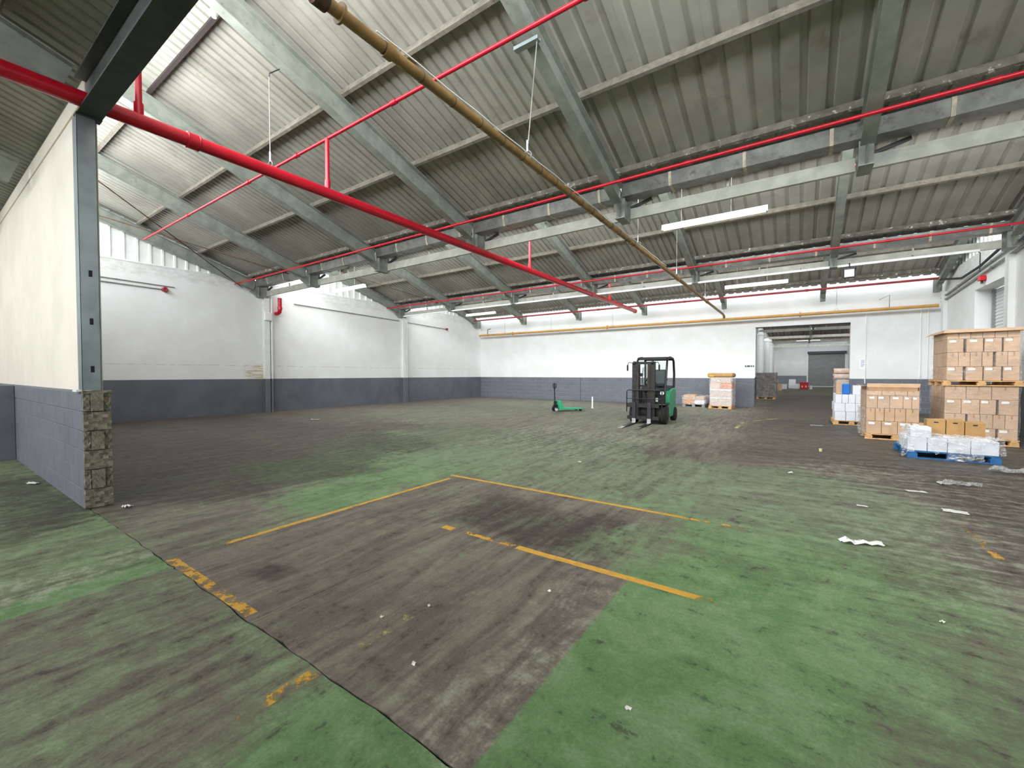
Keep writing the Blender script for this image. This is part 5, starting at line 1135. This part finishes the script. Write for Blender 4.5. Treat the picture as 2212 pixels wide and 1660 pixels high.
tb = thing('flat_carton', 'long flat brown carton lying on the tall wrapped load', 'box', (-2.8, 20.5, 1.35)); o = tuple(tb.location)
MB().box(-3.32, -2.32, 19.98, 21.0, 1.36, 1.55).build('body', M['carton_dark'], tb, o, bevel=0.05)
MB().box(-3.24, -3.06, 19.972, 19.979, 1.39, 1.45).build('tape', M['yellow_tape'], tb, o)

# goods in the hall beyond
X0, X1, Y0, Y1 = -2.15, -1.15, 29.4, 30.5
pallet(X0, X1, Y0, Y1, 0, 'pallet_wood', 'dark pallet under the brown wrapped load inside the opening', h=0.13)
for i in range(4):
    z0 = 0.132 + i * 0.36; carton(X0 + .02, X1 - .02 - .02 * i, Y0 + .02, Y1 - .02, z0, z0 + .358, 'dark_goods', 'dark brown wrapped bale inside the opening, %s layer from the floor' % ORD[i], 'dark bales inside the opening', False, False)
wrap_film('stretch_film', X0 - .01, X1 + .01, Y0, Y1, 0.12, 1.6, 'film_dark', 'shiny smoky film around the dark bales inside the opening', 14, 0.03)
hall = [(-2.3, -1.55, 44.0, 1.05, 'carton', 'brown carton standing tallest behind the dark bales'), (-2.2, -1.3, 45.5, 0.62, 'carton', 'wide brown carton low behind the dark bales'),
        (-1.55, -1.0, 50.0, 0.50, 'white_box', 'white carton on the floor at the far left of the hall'), (-0.9, -0.3, 53.0, 0.95, 'white_box', 'tall white carton near the far wall'), (-1.0, -0.4, 54.5, 0.55, 'carton', 'brown carton near the far wall left of the red crate'),
        (-0.55, 0.0, 52.0, 0.48, 'white_box', 'low white carton near the far wall'), (0.02, 0.42, 55.0, 0.42, 'white_box', 'small white carton beside the red crate')]
for i, (a, b_, yy, h, m_, lb_) in enumerate(hall): carton(a, b_, yy, yy + .7, 0, h, m_, lb_, 'cartons at the far end', False, True)
rc = thing('red_crate', 'bright red plastic crate near the far roller shutter', 'crate', (0.6, 51, 0)); o = tuple(rc.location)
MB().box(0.05, 0.75, 50.6, 51.2, 0, 0.62).build('body', M['red_plastic'], rc, o, bevel=0.03)
MB().box(0.02, 0.78, 50.57, 51.23, 0.62, 0.70).build('rim', M['red_plastic'], rc, o, bevel=0.01)
for x in (0.2, 0.5): MB().box(x, x + .1, 50.585, 50.60, 0.2, 0.34).build('label', M['paper'], rc, o)
wt = MB().cyl((0.95, 50.9, 0), (0.95, 50.9, 0.36), 0.13, 16).build('bucket', M['white_plastic'], None, (0.95, 50.9, 0), True); tag(wt, 'white bucket beside the red crate at the far wall', 'bucket')

# ------------------------------------------------------------------ litter on the floor
def scrap(cx, cy, w, d, rz, m, label, seed, lift=0.02, n=6, name='paper_scrap'):
    rnd = random.Random(seed); v = []
    for j in range(n + 1):
        for i in range(n + 1):
            x = (i / n - .5) * w; y = (j / n - .5) * d
            edge = 1 if i in (0, n) or j in (0, n) else 0
            x += rnd.uniform(-.5, .5) * w / n * (.6 if edge else .3); y += rnd.uniform(-.5, .5) * d / n * (.6 if edge else .3)
            v.append((x, y, 0.003 + abs(rnd.gauss(0, 1)) * lift * .5 + lift * abs(math.sin(i * 1.7 + seed)) * .6))
    f = [(j * (n + 1) + i, j * (n + 1) + i + 1, (j + 1) * (n + 1) + i + 1, (j + 1) * (n + 1) + i) for j in range(n) for i in range(n)]
    o = MB().add(v, f).build(name, M[m], None, (0, 0, 0), True); o.location = (cx, cy, 0); o.rotation_euler = (0, 0, rz)
    return tag(o, label, 'litter', 'floor litter')
scrap(0.47, 4.75, 0.30, 0.07, R(20), 'litter', 'twisted white strip of paper on the green floor', 3, 0.03)
scrap(1.78, 8.0, 0.42, 0.22, R(30), 'litter_film', 'crumpled clear film scrap in front of the blue pallet', 5, 0.04)
scrap(1.62, 8.0, 0.07, 0.12, R(10), 'litter', 'white tag caught in the crumpled film scrap', 15, 0.02)
scrap(1.25, 7.3, 0.20, 0.09, R(10), 'litter', 'flat white paper slip below the clear film scrap', 6, 0.004)
scrap(1.42, 6.46, 0.20, 0.13, R(-10), 'litter', 'grey-white paper scrap near the faded yellow line on the right', 7, 0.006)
scrap(0.61, 6.15, 0.10, 0.06, R(0), 'litter', 'tiny pale paper scrap in the middle of the green floor', 8, 0.004)
scrap(0.44, 15.07, 0.30, 0.12, R(5), 'litter', 'white paper strip in front of the white carton stack', 9, 0.006)
scrap(2.75, 9.5, 0.55, 0.30, R(20), 'litter_film', 'clear film scrap at the right edge below the blue pallet', 10, 0.05)
scrap(-3.05, 6.48, 0.06, 0.05, 0, 'litter', 'small white scrap on the floor in front of the forklift', 11, 0.02)
scrap(-0.09, 7.55, 0.06, 0.05, 0, 'litter', 'small white scrap midway between forklift and blue pallet', 12, 0.02)
scrap(-8.59, 1.0, 0.16, 0.08, R(20), 'litter', 'white paper scrap at the foot of the partition wall', 13, 0.02)
scrap(-13.03, 7.64, 0.28, 0.14, R(30), 'litter', 'white paper scrap on the dark floor near the left wall', 14, 0.02)
scrap(-13.06, 11.29, 0.10, 0.08, R(0), 'litter', 'yellowish scrap on the floor farther along the left wall', 16, 0.02)
scrap(-6.22, 1.42, 0.10, 0.05, R(30), 'litter', 'white chip of plaster beside the broken block pillar', 17, 0.02)
for i, (x, y) in enumerate(((-0.61, 1.81), (0.73, 3.52), (-1.62, 1.47), (-1.95, 1.9), (-1.4, 2.5), (-2.1, 1.65))):
    scrap(x, y, 0.025, 0.02, i, 'litter', ['tiny white crumb on the bright green floor', 'tiny beige crumb on the right green floor', 'tiny crumb in the middle of the brown floor patch', 'tiny pebble on the left of the brown floor patch', 'tiny crumb near the top of the brown floor patch', 'tiny chip beside the ghost of the yellow line'][i], 30 + i, 0.008, 3)
yb = MB().cyl((0.36, 10.06, 0), (0.36, 10.06, 0.055), 0.022, 10, 0.03).build('paper_cup', M['cup'], None, (0.36, 10.06, 0), True); tag(yb, 'tiny yellow cup on the floor left of the blue pallet', 'litter', 'floor litter')
